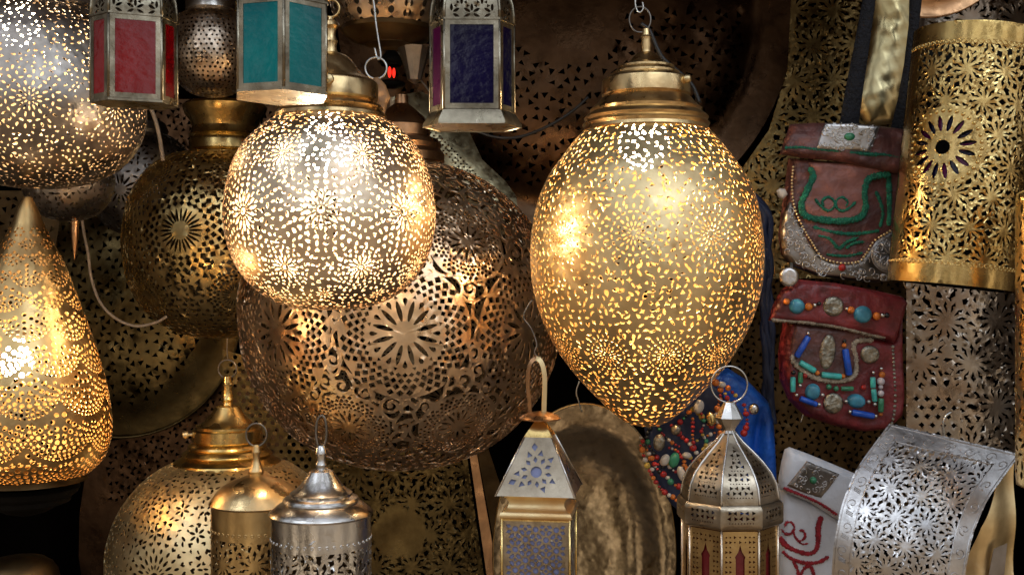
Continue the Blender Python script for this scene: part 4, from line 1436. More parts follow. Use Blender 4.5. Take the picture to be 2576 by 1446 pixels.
for i in range(16):
    p = 2 * PI * (i + .5) / 16
    q = S2.place(*S2.polar(fl[0], S2.y2s(392), 60, p), np.array([(-26, -9), (26, -9), (26, 9), (-26, 9)]), p)
    k = len(V); V += [tuple(S2.at(np.array(a), np.array(c))) for a, c in q]; F.append((k, k + 1, k + 2, k + 3)); mi.append(i % 2)
mb.add(V, F, mi, False); mb.build('coloured_glass', ['g_blue', 'g_plum'], T)

T = Thing('wall_light', 'silver curved wall light with a chased border, lower right corner', 'wall light', 2300, 1280, 1.36)
ev = np.array([0, .10, .25, .42, .62, .82, 1.0]); ex = np.array([2238, 2204, 2152, 2116, 2096, 2090, 2094]); ey = np.array([1064, 1108, 1180, 1268, 1374, 1482, 1580])
vv = np.linspace(0, 1, 60); exs = np.interp(vv, ev, ex); eys = np.interp(vv, ev, ey)
kk = np.ones(7) / 7
exs = np.convolve(np.pad(exs, 3, mode='reflect', reflect_type='odd'), kk, 'valid'); eys = np.convolve(np.pad(eys, 3, mode='reflect', reflect_type='odd'), kk, 'valid')
def smap(V):   # V: u 0..340 , v 0..560
    v = np.clip(V[:, 1] / 560, 0, 1); u = V[:, 0] / 340
    x = np.interp(v, vv, exs) + u * 330 ; y = np.interp(v, vv, eys) + u * 78
    d = .085 * np.sin(np.clip(v, 0, 1) * PI * .80) + .012 * np.sin(u * PI)
    r0 = T.o.location
    return np.stack([(x - 1288) / FPX * (r0.y - d) - r0.x, -d, -(y - 723) / FPX * (r0.y - d) - r0.z], 1)
st = star_straps(40, 44, 300, 540, 80, 6.6, 11, outline=[(0, 0), (340, 0), (340, 580), (0, 580)], margin=42, seed=9)
V, F = cdt([(0, 0), (340, 0), (340, 560), (0, 560)], [], st, 15)
mb = MB(); W = smap(V); shell(mb, W, F, 1.6 * T.s, np.tile(np.array([0, -1., .4]), (len(W), 1)))
b = mb.build('pierced_body', ['silver_matt', 'brass_dark'], T)
mb = MB()
def on_s(pts, lift=.0006):
    w = smap(np.array(pts, float)); return [Vector((a, b_ - lift, c)) for a, b_, c in w]
for a, c in (((44, 46), (296, 46)), ((44, 46), (44, 540)), ((296, 46), (296, 540)), ((6, 6), (334, 6)), ((6, 6), (6, 550)), ((334, 6), (334, 550))):
    tube(mb, on_s([(a[0] + (c[0] - a[0]) * t, a[1] + (c[1] - a[1]) * t) for t in np.linspace(0, 1, 26)], .0002), .0007, 5)
def curl(cx, cy, r, d, a0):
    return [(cx + r * (1 - u * .8) * math.cos(a0 + d * u * 7), cy + r * (1 - u * .8) * math.sin(a0 + d * u * 7)) for u in np.linspace(0, 1, 20)]
for i in range(8):
    tube(mb, on_s(curl(24, 40 + i * 62, 15, 1 if i % 2 else -1, PI / 2)), .0006, 4)
    tube(mb, on_s(curl(316, 40 + i * 62, 15, 1 if i % 2 else -1, PI / 2)), .0006, 4)
    for k in range(3):
        tube(mb, on_s([(24 + 10 * math.sin(j), 62 + i * 62 + 3 * j + k * 4) for j in np.linspace(-1.2, 1.2, 6)]), .0005, 4)
for i in range(5): tube(mb, on_s(curl(62 + i * 54, 26, 14, 1 if i % 2 else -1, 0)), .0006, 4)
mb.build('chased_border', 'silver_matt', b)

T = Thing('folded_brass_sheet', 'folded brass sheet tucked beside the curved edge of the silver wall light', 'panel', 2510, 1380, 1.42)
mb = MB(); sheet(mb, T, [(2562, 1150), (2506, 1222), (2458, 1322), (2430, 1420), (2420, 1500), (2560, 1500)], [], 12, 2.0, (lambda x, y: .010 * np.sin((x - 2430) * .035) + .004 * np.sin(y * .03)), (0, 0, 0))
b = mb.build('sheet', 'brass_pale', T)
mb = MB(); sheet(mb, T, [(2486, 1372), (2520, 1358), (2506, 1500), (2462, 1500)], [], 20, 2.0, (lambda x, y: x * 0 + .016), (0, 0, 0))
mb.build('dark_gap_piece', 'silver_dark', b)  # dark sheet set in to stand for the shaded gap

T = Thing('wall_light', 'gold tube-like edge of a wall light at the right edge of the picture', 'wall light', 2648, 850, 1.25)
S = Surf([(30, 474), (70, 478), (84, 486)] + [(86, 486 + 730 * i / 30) for i in range(1, 30)] + [(84, 1222), (70, 1228), (30, 1230)], 850, T.s)
mb = MB(); S.pierced(mb, fill(S, 60, S.L - 60, 26, [lambda a: leaf(2.4 * a, a)], []), g=18, t=1.5)
mb.build('pierced_body', ['brass_olive', 'brass_dark'], T)

# ================================================================ dishes and pierced plates behind
def dish(name, label, cx, cy, Y, R, mat, rot=(0, 0, 0), depth=.12, rim=6, holes=None, g=26, cat='dish', sx=1.0, inner='in_dark', wob=0.0, flange=.03):
    T = Thing(name, label, cat, cx, cy, Y, rot=rot)
    a = np.linspace(0, 2 * PI, 72, endpoint=False)
    b = [(cx + R * sx * math.cos(t), cy + R * math.sin(t)) for t in a]
    def bend(x, y):
        r = np.hypot((x - cx) / sx, y - cy) / R
        q = np.clip(r / .84, 0, 1)
        d = -depth * (1 - q ** 4) * R * T.s + flange * R * T.s * np.clip((r - .84) / .16, 0, 1)
        if wob: d = d + wob * np.sin(x * .03 + 1) * np.sin(y * .023) + wob * .5 * np.sin(x * .071 + y * .05)
        return d
    mb = MB(); sheet(mb, T, b, holes or [], g, 2.0, bend)
    o = mb.build('pierced_plate' if holes else 'plate', [mat, inner], T)
    mb = MB(); tube(mb, [T.L(x, y) for x, y in b], rim * .5 * T.s, 8, True); mb.build('rim', 'brass' if mat == 'dish' else mat, T)  # brass dish gets a lighter rim colour, standing in for its highlight
    return T
hs = star_tri(1423 - 450, 28, 1423 + 450, 480, 130, 11, inside=lambda x, y: 150 < math.hypot(x - 1423, y - 28) < 470)
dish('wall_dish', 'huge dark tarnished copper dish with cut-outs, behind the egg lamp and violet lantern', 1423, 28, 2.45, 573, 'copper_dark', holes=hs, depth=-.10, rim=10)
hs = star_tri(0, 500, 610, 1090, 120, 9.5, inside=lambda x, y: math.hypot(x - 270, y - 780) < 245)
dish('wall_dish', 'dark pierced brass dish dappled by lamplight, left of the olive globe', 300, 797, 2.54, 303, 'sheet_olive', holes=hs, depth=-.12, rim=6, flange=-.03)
dish('brass_dish', 'shiny dented brass dish standing between the square and octagonal lanterns', 1470, 1396, 1.78, 380, 'dish', rot=(0, 0, 0), sx=.60, depth=.16, rim=8, wob=.0008, inner='dish')
dish('brass_dish', 'coppery dish bottom peeping in over the hammered leaf, top right', 2330, -180, 1.75, 224, 'copper_cap', depth=-.2, rim=6, inner='copper_cap')

def plate(label, outline, Y, mat, holes, cat='panel', name='pierced_panel', rot=(0, 0, 0), bend=None, t=2.0, g=24, inner='in_dark', straps=None):
    o = np.array(outline, float); c = o.mean(0)
    T = Thing(name, label, cat, c[0], c[1], Y, rot=rot)
    mb = MB(); sheet(mb, T, outline, holes, g, t, bend, straps=straps)
    mb.build('plate', [mat, inner], T)
    return T
def field(outline, p, a, m=10, extra=None):
    o = np.array(outline, float); ip = in_poly(outline, m)
    return star_tri(o[:, 0].min(), o[:, 1].min(), o[:, 0].max(), o[:, 1].max(), p, a, inside=(lambda x, y: ip(x, y) and (extra is None or extra(x, y))))
def frets(outline, p, w, n=11, margin=12, seed=1, extra=()):
    o = np.array(outline, float)
    return star_straps(o[:, 0].min(), o[:, 1].min(), o[:, 0].max(), o[:, 1].max(), p, w, n, outline=[tuple(q) for q in o], margin=margin, seed=seed) + list(extra)
def comb(outline, p, r, m=8, n=6):
    o = np.array(outline, float); ip = in_poly(outline, m); H = []; row = 0; y = o[:, 1].min()
    while y < o[:, 1].max():
        x = o[:, 0].min() + (p / 2 if row % 2 else 0)
        while x < o[:, 0].max():
            if ip(x, y): H.append(circ(r, n) + np.array([x, y]))
            x += p
        y += p * .87; row += 1
    return H
ol = [(1985, -30), (2345, -30), (2345, 330), (2330, 700), (1925, 700), (1880, 560), (1862, 430), (1930, 330), (1975, 180)]
plate('brass sheet cut with small triangles behind the maroon bag and its straps', ol, 2.25, 'sheet_olive', [], straps=frets(ol, 100, 8.5, seed=2), bend=lambda x, y: .03 * np.sin((x - 1860) / 480 * PI))
ol = [(2280, -30), (2640, -30), (2640, 1190), (2280, 1140)]
plate('grey metal sheet cut with pinwheels and diamonds behind the wall lights, right', ol, 2.1, 'sheet_grey', comb([(2290, 980), (2400, 980), (2400, 1120), (2290, 1110)], 25, 7, n=4), straps=frets(ol, 124, 10, 12, seed=3, extra=[np.array([(2280, 975), (2405, 975), (2405, 1140), (2280, 1140)])]), bend=lambda x, y: .02 * np.sin((x - 2280) / 300 * PI))
ol = [(1840, 470), (2300, 470), (2300, 1330), (1840, 1330)]
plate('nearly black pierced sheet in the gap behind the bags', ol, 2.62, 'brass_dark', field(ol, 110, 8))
ol = [(785, 1120), (1172, 1120), (1226, 1500), (785, 1500)]
plate('square olive pierced panel with a plain round centre, below the big coppery globe', ol, 2.25, 'sheet_olive', [], straps=frets(ol, 92, 8.0, seed=6, extra=[circ(66, 36) + np.array([1008, 1335])]), bend=lambda x, y: .02 * np.cos((x - 1000) / 200))
ol = [(1178, 1120), (1196, 1120), (1262, 1500), (1232, 1500)]
plate('thin brass strip leaning beside the square pierced panel', ol, 2.22, 'copper_cap', [], name='brass_strip', cat='strip')
ol = [(1200, 1130), (1226, 1120), (1262, 1230), (1300, 1500), (1268, 1500)]
plate('narrow dented brass leaf between the pierced panel and the square lantern', ol, 2.2, 'brass_dark', [], name='brass_strip', cat='strip')
ol = [(560, 880), (640, 900), (900, 1060), (920, 1240), (700, 1240), (620, 1120), (560, 1010)]
plate('brass sheet of honeycomb holes showing below the white-lit globe, behind caps', ol, 2.3, 'sheet_olive', comb(ol, 21, 6.2))
ol = [(226, 1120), (420, 1080), (560, 950), (640, 900), (720, 1000), (720, 1500), (212, 1500), (198, 1400), (200, 1290)]
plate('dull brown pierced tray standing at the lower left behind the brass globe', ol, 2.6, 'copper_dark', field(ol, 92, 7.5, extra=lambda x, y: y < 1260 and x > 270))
ol = [(-60, 480), (120, 480), (150, 560), (110, 800), (-60, 820)]
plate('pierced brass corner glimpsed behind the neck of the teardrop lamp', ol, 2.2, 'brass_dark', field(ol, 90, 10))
ol = [(240, 250), (700, 250), (700, 560), (240, 560)]
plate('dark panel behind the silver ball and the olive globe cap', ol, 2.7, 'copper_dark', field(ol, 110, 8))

# crescent brass plate between the violet lantern and the coppery globe
ol = [(985, 252), (1060, 232), (1130, 262), (1176, 322), (1214, 404), (1270, 456), (1298, 494), (1306, 560), (1230, 640), (1080, 560), (985, 430)]
H = []
for k in range(26):
    t = k / 25
    for j in (-1, 0, 1):
        x = 1040 + 190 * t + j * 6; y = 300 + 190 * t ** 1.1 - j * 7
        H.append(diamond(3.6, 3.0) + np.array([x + rnd.uniform(-.6, .6), y]))
plate('pale brass crescent plate with a dotted band, under the violet lantern', ol, 2.18, 'crescent', H, name='brass_plate', cat='plate', bend=lambda x, y: .03 * np.sin((x - y) / 90), inner='crescent', g=12)

# hammered leaf above the maroon bag
T = Thing('hammered_leaf', 'long hammered pale brass leaf hanging between the two black straps', 'ornament', 2225, 160, 1.62)
ol = [(2190, -40), (2300, -40), (2304, 40), (2302, 90), (2292, 170), (2266, 266), (2240, 312), (2182, 318), (2158, 284), (2150, 246), (2166, 178), (2184, 118), (2196, 54)]
mb = MB(); pad(mb, T, ol, .020, 70, g=9, wob=.0012, noise_f=.09); mb.build('leaf', 'hammer', T)

# ================================================================ bags
def stitched(T, pts, w, mat, y0, name='embroidery', zig=2.6, h=.0016, par=None, taper=False):
    """satin-stitch band: fine ribs across, ragged edges"""
    p = spline([(x, y, 0) for x, y in pts], 14)
    L = [0.0]
    for i in range(1, len(p)): L.append(L[-1] + (p[i] - p[i - 1]).length)
    n = max(6, int(L[-1] / 1.5))
    V, F = [], []
    rs = random.Random(int(pts[0][0]))
    K = 6
    j = 0
    for k in range(n + 1):
        t = L[-1] * k / n
        while j < len(p) - 2 and L[j + 1] < t: j += 1
        f = min(1, max(0, (t - L[j]) / max(L[j + 1] - L[j], 1e-9)))
        c = p[j].lerp(p[j + 1], f); dd = (p[j + 1] - p[j]).normalized()
        nn = Vector((-dd.y, dd.x, 0))
        e = (w * .68) * min(1, .35 + k / 5, .35 + (n - k) / 5) + rs.uniform(-zig, zig * .6)
        hh = h * (1.0 if k % 2 else .72) * rs.uniform(.85, 1.1)
        for q in range(K):
            u = -1 + 2 * q / (K - 1)
            V.append(T.L(c.x + nn.x * e * u, c.y + nn.y * e * u, y0 - .001 + (hh + .001) * math.sqrt(max(0, 1 - u ** 4))))
    for k in range(n):
        for q in range(K - 1):
            F.append((k * K + q, (k + 1) * K + q, (k + 1) * K + q + 1, k * K + q + 1))
    mb = MB(); mb.add([tuple(v) for v in V], F, 0, True)
    return mb.build(name, mat, par or T)
def curl_pts(cx, cy, r, a0, turn, n=14, k=.0):
    return [(cx + r * (1 - k * u) * math.cos(a0 + turn * u), cy + r * (1 - k * u) * math.sin(a0 + turn * u)) for u in np.linspace(0, 1, n)]
def chain(T, pts, r, mat, y0, name='beaded_chain', par=None, gap=2.1):
    p = spline([(x, y, 0) for x, y in pts], 12); mb = MB(); acc = 0
    last = p[0]; ball(mb, T.L(last.x, last.y, y0), r * T.s, n=8, m=6)
    for q in p[1:]:
        if (q - last).length >= r * gap: last = q; ball(mb, T.L(q.x, q.y, y0), r * T.s, n=8, m=6)
    return mb.build(name, mat, par or T)
def filigree(T, mb, pts_list, r, y0):
    for pts in pts_list: tube(mb, [T.L(x, y, y0) for x, y in pts], r, 5)

# ---- maroon bag
T = Thing('leather_bag', 'maroon leather pouch with green embroidery and chased silver corners', 'bag', 2130, 510, 1.55, 'beaded and embroidered leather pouches', front=.032)
body = [(1998, 392), (2140, 402), (2289, 428), (2286, 540), (2284, 620), (2280, 678), (2262, 700), (2205, 706), (2150, 702), (2060, 690), (2006, 667), (1980, 640), (1972, 590), (1984, 500), (1992, 440)]
bh = .028
mb = MB(); pad(mb, T, body, bh, 17, g=8, wob=.0012); bo = mb.build('pouch', 'leather_maroon', T)
silv = [(1994, 500), (2002, 530), (2022, 572), (2045, 612), (2068, 644), (2092, 656), (2130, 661), (2162, 656), (2180, 636), (2200, 606), (2240, 580), (2287, 548), (2287, 682), (2264, 704), (2205, 711), (2150, 707), (2058, 694), (2002, 671), (1974, 642), (1966, 590), (1976, 530)]
mb = MB(); pad(mb, T, silv, .007, 14, y0=bh - .005, g=6, wob=.0004, noise_f=.06)
sp = mb.build('silver_corner', 'silver_dark', T)
mb = MB()
L_ = []
rr = random.Random(3)
ip = in_poly(silv, 10)
for k in range(420):
    x, y = rr.uniform(1966, 2287), rr.uniform(500, 711)
    if ip(x, y) and math.hypot(x - 2236, y - 640) > 50:
        L_.append(curl_pts(x, y, rr.uniform(6, 12), rr.uniform(0, 6), rr.choice((-5, 5)), 10, .7))
filigree(T, mb, L_, .0007, bh + .0026)
mb.build('filigree', 'silver_matt', sp)
mb = MB(); cx, cy = 2236, 640
d0 = bh + .004
L_ = [curl_pts(cx, cy, 44, 0, 2 * PI, 30), curl_pts(cx, cy, 40, 0, 2 * PI, 30)]
for i in range(8):
    a = i * PI / 4 + .2
    L_.append([(cx + 3 * math.cos(a), cy + 3 * math.sin(a)), (cx + 38 * math.cos(a), cy + 38 * math.sin(a))])
    a += PI / 8
    L_.append(curl_pts(cx + 27 * math.cos(a), cy + 27 * math.sin(a), 9.5, a, 9, 20, .8))
pad(mb, T, [(cx + 44 * math.cos(t), cy + 44 * math.sin(t)) for t in np.linspace(0, 2 * PI, 32, endpoint=False)], .0035, 8, y0=bh, g=8)
filigree(T, mb, L_, .0008, d0)
mb.build('round_boss', 'silver_matt', sp)
mb = MB(); ball(mb, T.L(2119, 673, bh + .004), 9 * T.s, n=14, m=10); mb.build('red_stone', 'b_red', T)
chain(T, [(1996, 420), (1993, 470), (2000, 522), (2020, 570), (2044, 611), (2067, 645), (2092, 657), (2130, 662), (2163, 657), (2181, 636), (2201, 606), (2240, 581), (2286, 549)], 3.4, 'brass_pale', bh + .002)
chain(T, [(2276, 440), (2279, 480), (2278, 520), (2280, 548)], 6, 'silver_dark', bh - .004)
for pts, w in (([(2238, 440), (2240, 500), (2238, 568)], 11), ([(2205, 480), (2216, 504), (2223, 536), (2216, 572)], 8), ([(2046, 570), (2100, 584), (2150, 588), (2214, 580)], 8),
               ([(2058, 592), (2088, 600), (2112, 624), (2131, 610), (2162, 596)], 7), ([(2080, 640), (2131, 644), (2172, 636)], 6), ([(2128, 626), (2150, 612), (2176, 608)], 6)):
    stitched(T, pts, w, 'emb_green', bh + .0006)
tab = [(2036, 408), (2046, 440), (2034, 478), (2016, 514), (2024, 544), (2068, 556), (2116, 560), (2164, 550), (2180, 522), (2176, 486), (2186, 452), (2212, 440), (2240, 438), (2240, 415)]
mb = MB(); pad(mb, T, tab, .004, 6, y0=bh + .001, g=8, wob=.001, noise_f=.06); tb = mb.build('inner_tab', 'leather_rose', T)
stitched(T, [(2036, 421), (2045, 444), (2030, 480), (2016, 514), (2026, 542), (2070, 553), (2116, 556), (2162, 547), (2177, 522), (2174, 486), (2183, 453), (2211, 441), (2240, 440)], 13, 'emb_green', bh + .0058, par=tb)
stitched(T, [(2050, 500), (2062, 516), (2082, 530), (2098, 520), (2096, 504), (2082, 496), (2068, 506), (2072, 520)], 6, 'emb_green', bh + .0056, par=tb)
stitched(T, [(2152, 508), (2138, 522), (2118, 531), (2103, 521), (2104, 504), (2118, 497), (2132, 508), (2126, 520)], 6, 'emb_green', bh + .0056, par=tb)
flap = [(1993, 310), (2050, 306), (2110, 306), (2180, 311), (2250, 319), (2312, 331), (2302, 380), (2289, 434), (2250, 436), (2190, 425), (2130, 410), (2080, 403), (2020, 398), (1962, 388), (1974, 350)]
mb = MB(); pad(mb, T, flap, .013, 14, y0=bh + .004, g=8, wob=.0014, bend=lambda x, y: -.00035 * np.maximum(0, 345 - y)); fl_ = mb.build('flap', 'leather_maroon', T)
stitched(T, [(1968, 375), (2010, 374), (2040, 378), (2110, 384), (2180, 391), (2224, 393), (2284, 411)], 7, 'emb_green', bh + .0165, par=fl_)
pl_ = [(2070, 313), (2138, 314), (2207, 320), (2196, 352), (2181, 386), (2112, 383), (2046, 378), (2056, 346)]
mb = MB(); pad(mb, T, pl_, .003, 4, y0=bh + .0165, g=7); pp = mb.build('silver_plate', 'silver_matt', fl_)
mb = MB(); L_ = []; ip = in_poly(pl_, 6)
for k in range(60):
    x, y = rr.uniform(2046, 2206), rr.uniform(313, 385)
    if ip(x, y): L_.append(curl_pts(x, y, rr.uniform(6, 11), rr.uniform(0, 6), rr.choice((-5, 5)), 10, .7))
filigree(T, mb, L_, .0007, bh + .0198); mb.build('plate_scrolls', 'silver', fl_)
mb = MB(); ball(mb, T.L(2128, 348, bh + .0205), 12 * T.s, n=16, m=10, sc=(1.15, .5, .8)); mb.build('green_stone', 'b_green', fl_)
mb = MB(); pad(mb, T, [(1973 + 24 * math.cos(t), 697 + 24 * math.sin(t)) for t in np.linspace(0, 2 * PI, 24, endpoint=False)], .003, 4, y0=bh + .030, g=6, wob=.0008, noise_f=.35)
cn = mb.build('coin_pendant', 'silver_matt', T)
mb = MB(); bar(mb, T.L(1977, 688, bh + .032), T.L(1985, 662, bh + .018), 7 * T.s, .0012); mb.build('bail', 'silver_matt', T)
mb = MB(); pad(mb, T, [(1958, 478), (1966, 472), (1980, 474), (1986, 488), (1974, 500), (1962, 494)], .004, 6, y0=bh - .006, g=5); mb.build('shell_chip', 'shell', T)
mb = MB()
pad(mb, T, [(2121, 318), (2171, 318), (2180, 240), (2196, 130), (2214, 0), (2218, -40), (2186, -40), (2180, 0), (2160, 110), (2136, 230)], .005, 7, y0=.012, g=12)
mb.build('strap', 'strap', T)
mb = MB()
pad(mb, T, [(2254, 330), (2292, 332), (2302, 240), (2314, 150), (2330, 50), (2340, -40), (2306, -40), (2304, 50), (2292, 150), (2276, 240)], .005, 7, y0=.006, g=12)
mb.build('strap', 'strap', T)

# ---- red bag
def oval(cx, cy, rx, ry, a=0, n=22):
    return [(cx + rx * math.cos(t) * math.cos(a) - ry * math.sin(t) * math.sin(a), cy + rx * math.cos(t) * math.sin(a) + ry * math.sin(t) * math.cos(a)) for t in np.linspace(0, 2 * PI, n, endpoint=False)]
T = Thing('leather_bag', 'red leather pouch sewn with turquoise stones, coins and cobalt tube beads', 'bag', 2115, 900, 1.55, 'beaded and embroidered leather pouches', front=.032)
body = [(1984, 800), (2120, 830), (2246, 852), (2268, 770), (2284, 762), (2282, 850), (2284, 930), (2287, 1000), (2281, 1048), (2262, 1068), (2234, 1086), (2180, 1091), (2110, 1076), (2040, 1052), (1998, 1012), (1976, 960), (1972, 890)]
bh = .032
mb = MB(); pad(mb, T, body, bh, 18, g=8, wob=.0012); mb.build('pouch', 'leather_red', T)
chain(T, [(2246, 872), (2249, 930), (2252, 990), (2249, 1040), (2244, 1064)], 5, 'coin', bh - .001, name='stitched_seam', gap=1.9)
tab = [(1990, 860), (1988, 898), (2000, 916), (2041, 948), (2091, 958), (2130, 956), (2151, 940), (2152, 900), (2146, 872), (2156, 856), (2194, 852), (2194, 835), (2000, 815)]
mb = MB(); pad(mb, T, tab, .004, 6, y0=bh + .0005, g=8, wob=.0008); tb = mb.build('inner_tab', 'leather_maroon', T)
stitched(T, [(1990, 890), (1998, 913), (2041, 946), (2091, 957), (2129, 954), (2150, 938), (2151, 900), (2145, 873), (2155, 857), (2194, 855)], 10, 'emb_cream', bh + .0052, par=tb)
flap = [(2008, 703), (2100, 712), (2190, 728), (2266, 745), (2279, 760), (2268, 800), (2247, 863), (2220, 852), (2150, 836), (2090, 822), (2020, 812), (1932, 806), (1942, 770), (1962, 730)]
mb = MB(); pad(mb, T, flap, .013, 14, y0=bh + .003, g=8, wob=.0016); fl_ = mb.build('flap', 'leather_red', T)
fy = bh + .016
stitched(T, [(1936, 803), (2020, 809), (2090, 818), (2150, 832), (2220, 848)], 9, 'emb_cream', fy - .006, par=fl_, h=.0035)
def bead(T, x, y, r, m, d, par=None, sc=(1, 1, 1), name='bead'):
    mb = MB(); ball(mb, T.L(x, y, d), r * T.s, n=14, m=10, sc=sc); return mb.build(name, m, par or T)
def tube_bead(T, x0, y0, x1, y1, r, m, d):
    mb = MB(); a, b = T.L(x0, y0, d), T.L(x1, y1, d)
    pts = [a.lerp(b, t) for t in (0, .04, .5, .96, 1)]
    V0 = len(pts)
    q = (b - a).normalized().to_track_quat('Z', 'Y').to_matrix().to_4x4(); l = (b - a).length
    lathe(mb, [(.0001, 0), (r * T.s * .8, 0), (r * T.s, l * .05), (r * T.s * 1.03, l * .5), (r * T.s, l * .95), (r * T.s * .8, l), (.0001, l)], 14, mat=Matrix.Translation(a) @ q)
    return mb.build('tube_bead', m, T, 50)
for x, y, rx, ry, f in ((1997, 770, 20, 19, 1), (2160, 790, 24, 22, 1), (2044, 985, 19, 21, 0), (2153, 1008, 24, 18, 0)):
    mb = MB(); pad(mb, T, oval(x, y, rx, ry, .2), .007, 14, y0=fy if f else bh + .001, g=4.5); mb.build('turquoise_stone', 'b_blue', fl_ if f else T)
for x, y, rx, ry, f in ((2088, 770, 26, 25, 1), (2187, 891, 24, 23, 0), (2095, 1013, 25, 26, 0), (2079, 884, 20, 44, 0)):
    mb = MB(); pad(mb, T, oval(x, y, rx, ry, .12), .0026, 4, y0=fy if f else bh + (.006 if ry > 40 else .0025), g=6, wob=.0005, noise_f=.3); mb.build('coin', 'coin', fl_ if f else T)
for x, y, r, m in ((1970, 758, 8, 'b_orange'), (2025, 771, 9.5, 'b_orange'), (2130, 779, 9, 'b_orange'), (2194, 794, 10, 'b_orange'), (2040, 767, 6, 'silver'), (2051, 763, 5.5, 'b_black'), (2120, 776, 5, 'silver'), (2208, 792, 6.5, 'silver'), (2220, 792, 6.5, 'b_black')):
    bead(T, x, y, r, m, fy + .003, fl_)
for x, y, r, m in ((2213, 926, 5, 'silver'), (2215, 941, 8, 'b_orange'), (2212, 958, 10, 'b_pearl'), (2212, 972, 6, 'b_pearl'), (2212, 988, 8.5, 'b_pearl'), (2066, 992, 5, 'silver'), (2125, 1008, 5.5, 'silver'), (2182, 1009, 5.5, 'silver'),
                   (2135, 1034, 5.5, 'silver'), (2199, 1045, 5.5, 'silver'), (2057, 1016, 5.5, 'silver'), (2197, 1015, 5.5, 'silver'), (2053, 937, 6, 'b_orange'), (2117, 945, 6, 'b_orange'), (2169, 973, 7, 'b_red'), (2022, 944, 6, 'b_red'),
                   (2001, 992, 5, 'silver'), (2082, 972, 7, 'b_green'), (2100, 976, 7, 'b_green'), (2120, 868, 6, 'b_orange'), (2121, 857, 5, 'b_black'), (2030, 838, 5, 'silver'), (1993, 936, 6, 'b_black'), (2193, 936, 5, 'silver'), (2212, 1040, 5, 'b_orange'), (2010, 968, 5, 'silver')):
    bead(T, x, y, r, m, bh + .006)
for a in ((2030, 846, 2000, 897, 8, 'b_cobalt'), (2122, 877, 2132, 942, 8.5, 'b_cobalt'), (2009, 1000, 2051, 1016, 7, 'b_cobalt'), (2139, 1035, 2194, 1045, 8, 'b_cobalt'),
          (2008, 910, 2047, 932, 7.5, 'b_turq'), (2063, 941, 2112, 946, 7.5, 'b_turq'), (2191, 947, 2192, 974, 6.5, 'b_turq'), (2193, 977, 2196, 1008, 6.5, 'b_turq'), (2212, 1000, 2211, 1034, 7, 'b_green'), (1991, 947, 1991, 984, 6.5, 'b_turq'), (2010, 935, 2010, 962, 6, 'b_green'), (2112, 976, 2142, 976, 6, 'b_green')):
    tube_bead(T, *a, bh + .0075)

# ---- white bag
T = Thing('leather_bag', 'white leather pouch with dark red curls and a tarnished silver plate', 'bag', 2045, 1300, 1.50, 'beaded and embroidered leather pouches', front=.028)
bh = .026
body = [(1964, 1222), (2060, 1262), (2120, 1300), (2160, 1320), (2160, 1520), (1974, 1520), (1962, 1420), (1962, 1300)]
mb = MB(); pad(mb, T, body, bh, 22, g=8, wob=.001); mb.build('pouch', 'leather_white', T)
for pts, w in (([(1962, 1350), (1974, 1368), (1996, 1382), (2032, 1392), (2052, 1384), (2059, 1360), (2060, 1325), (2068, 1298)], 11), ([(1968, 1386), (1990, 1404), (2026, 1416), (2060, 1414), (2086, 1400)], 8),
               ([(1994, 1408), (2006, 1430), (2010, 1450)], 7), ([(2050, 1450), (2040, 1425), (2024, 1430), (2014, 1450)], 7),
               ([(1966, 1330), (1976, 1342), (1990, 1342), (1999, 1328), (1992, 1314), (1980, 1314), (1974, 1326)], 5.5), ([(1996, 1334), (2002, 1352), (2014, 1360), (2026, 1350), (2022, 1336), (2010, 1334)], 5.5), ([(2006, 1360), (2020, 1368), (2034, 1366)], 5.5)):
    stitched(T, pts, w, 'emb_red', bh + .0006)
flap = [(1986, 1124), (2020, 1136), (2060, 1152), (2150, 1190), (2170, 1202), (2150, 1312), (2120, 1312), (2096, 1300), (2040, 1264), (1962, 1230), (1958, 1205), (1966, 1160), (1974, 1130)]
mb = MB(); pad(mb, T, flap, .014, 22, y0=bh + .002, g=8, wob=.001); fl_ = mb.build('flap', 'leather_white', T)
stitched(T, [(1964, 1222), (2010, 1240), (2058, 1261), (2100, 1290)], 7, 'emb_red', bh + .0145, par=fl_)
pl_ = [(2022, 1154), (2062, 1170), (2104, 1188), (2082, 1218), (2058, 1248), (2016, 1234), (1974, 1216), (1998, 1184)]
mb = MB(); pad(mb, T, pl_, .003, 4, y0=bh + .0155, g=7); mb.build('silver_plate', 'silver_dark', fl_)
mb = MB(); L_ = []; ip = in_poly(pl_, 6)
for k in range(46):
    x, y = rr.uniform(1974, 2104), rr.uniform(1154, 1248)
    if ip(x, y): L_.append(curl_pts(x, y, rr.uniform(5, 10), rr.uniform(0, 6), rr.choice((-5, 5)), 10, .7))
filigree(T, mb, L_, .0006, bh + .0186); mb.build('plate_scrolls', 'silver_matt', fl_)
bead(T, 2037, 1202, 9, 'b_green', bh + .019, fl_, name='green_stone')

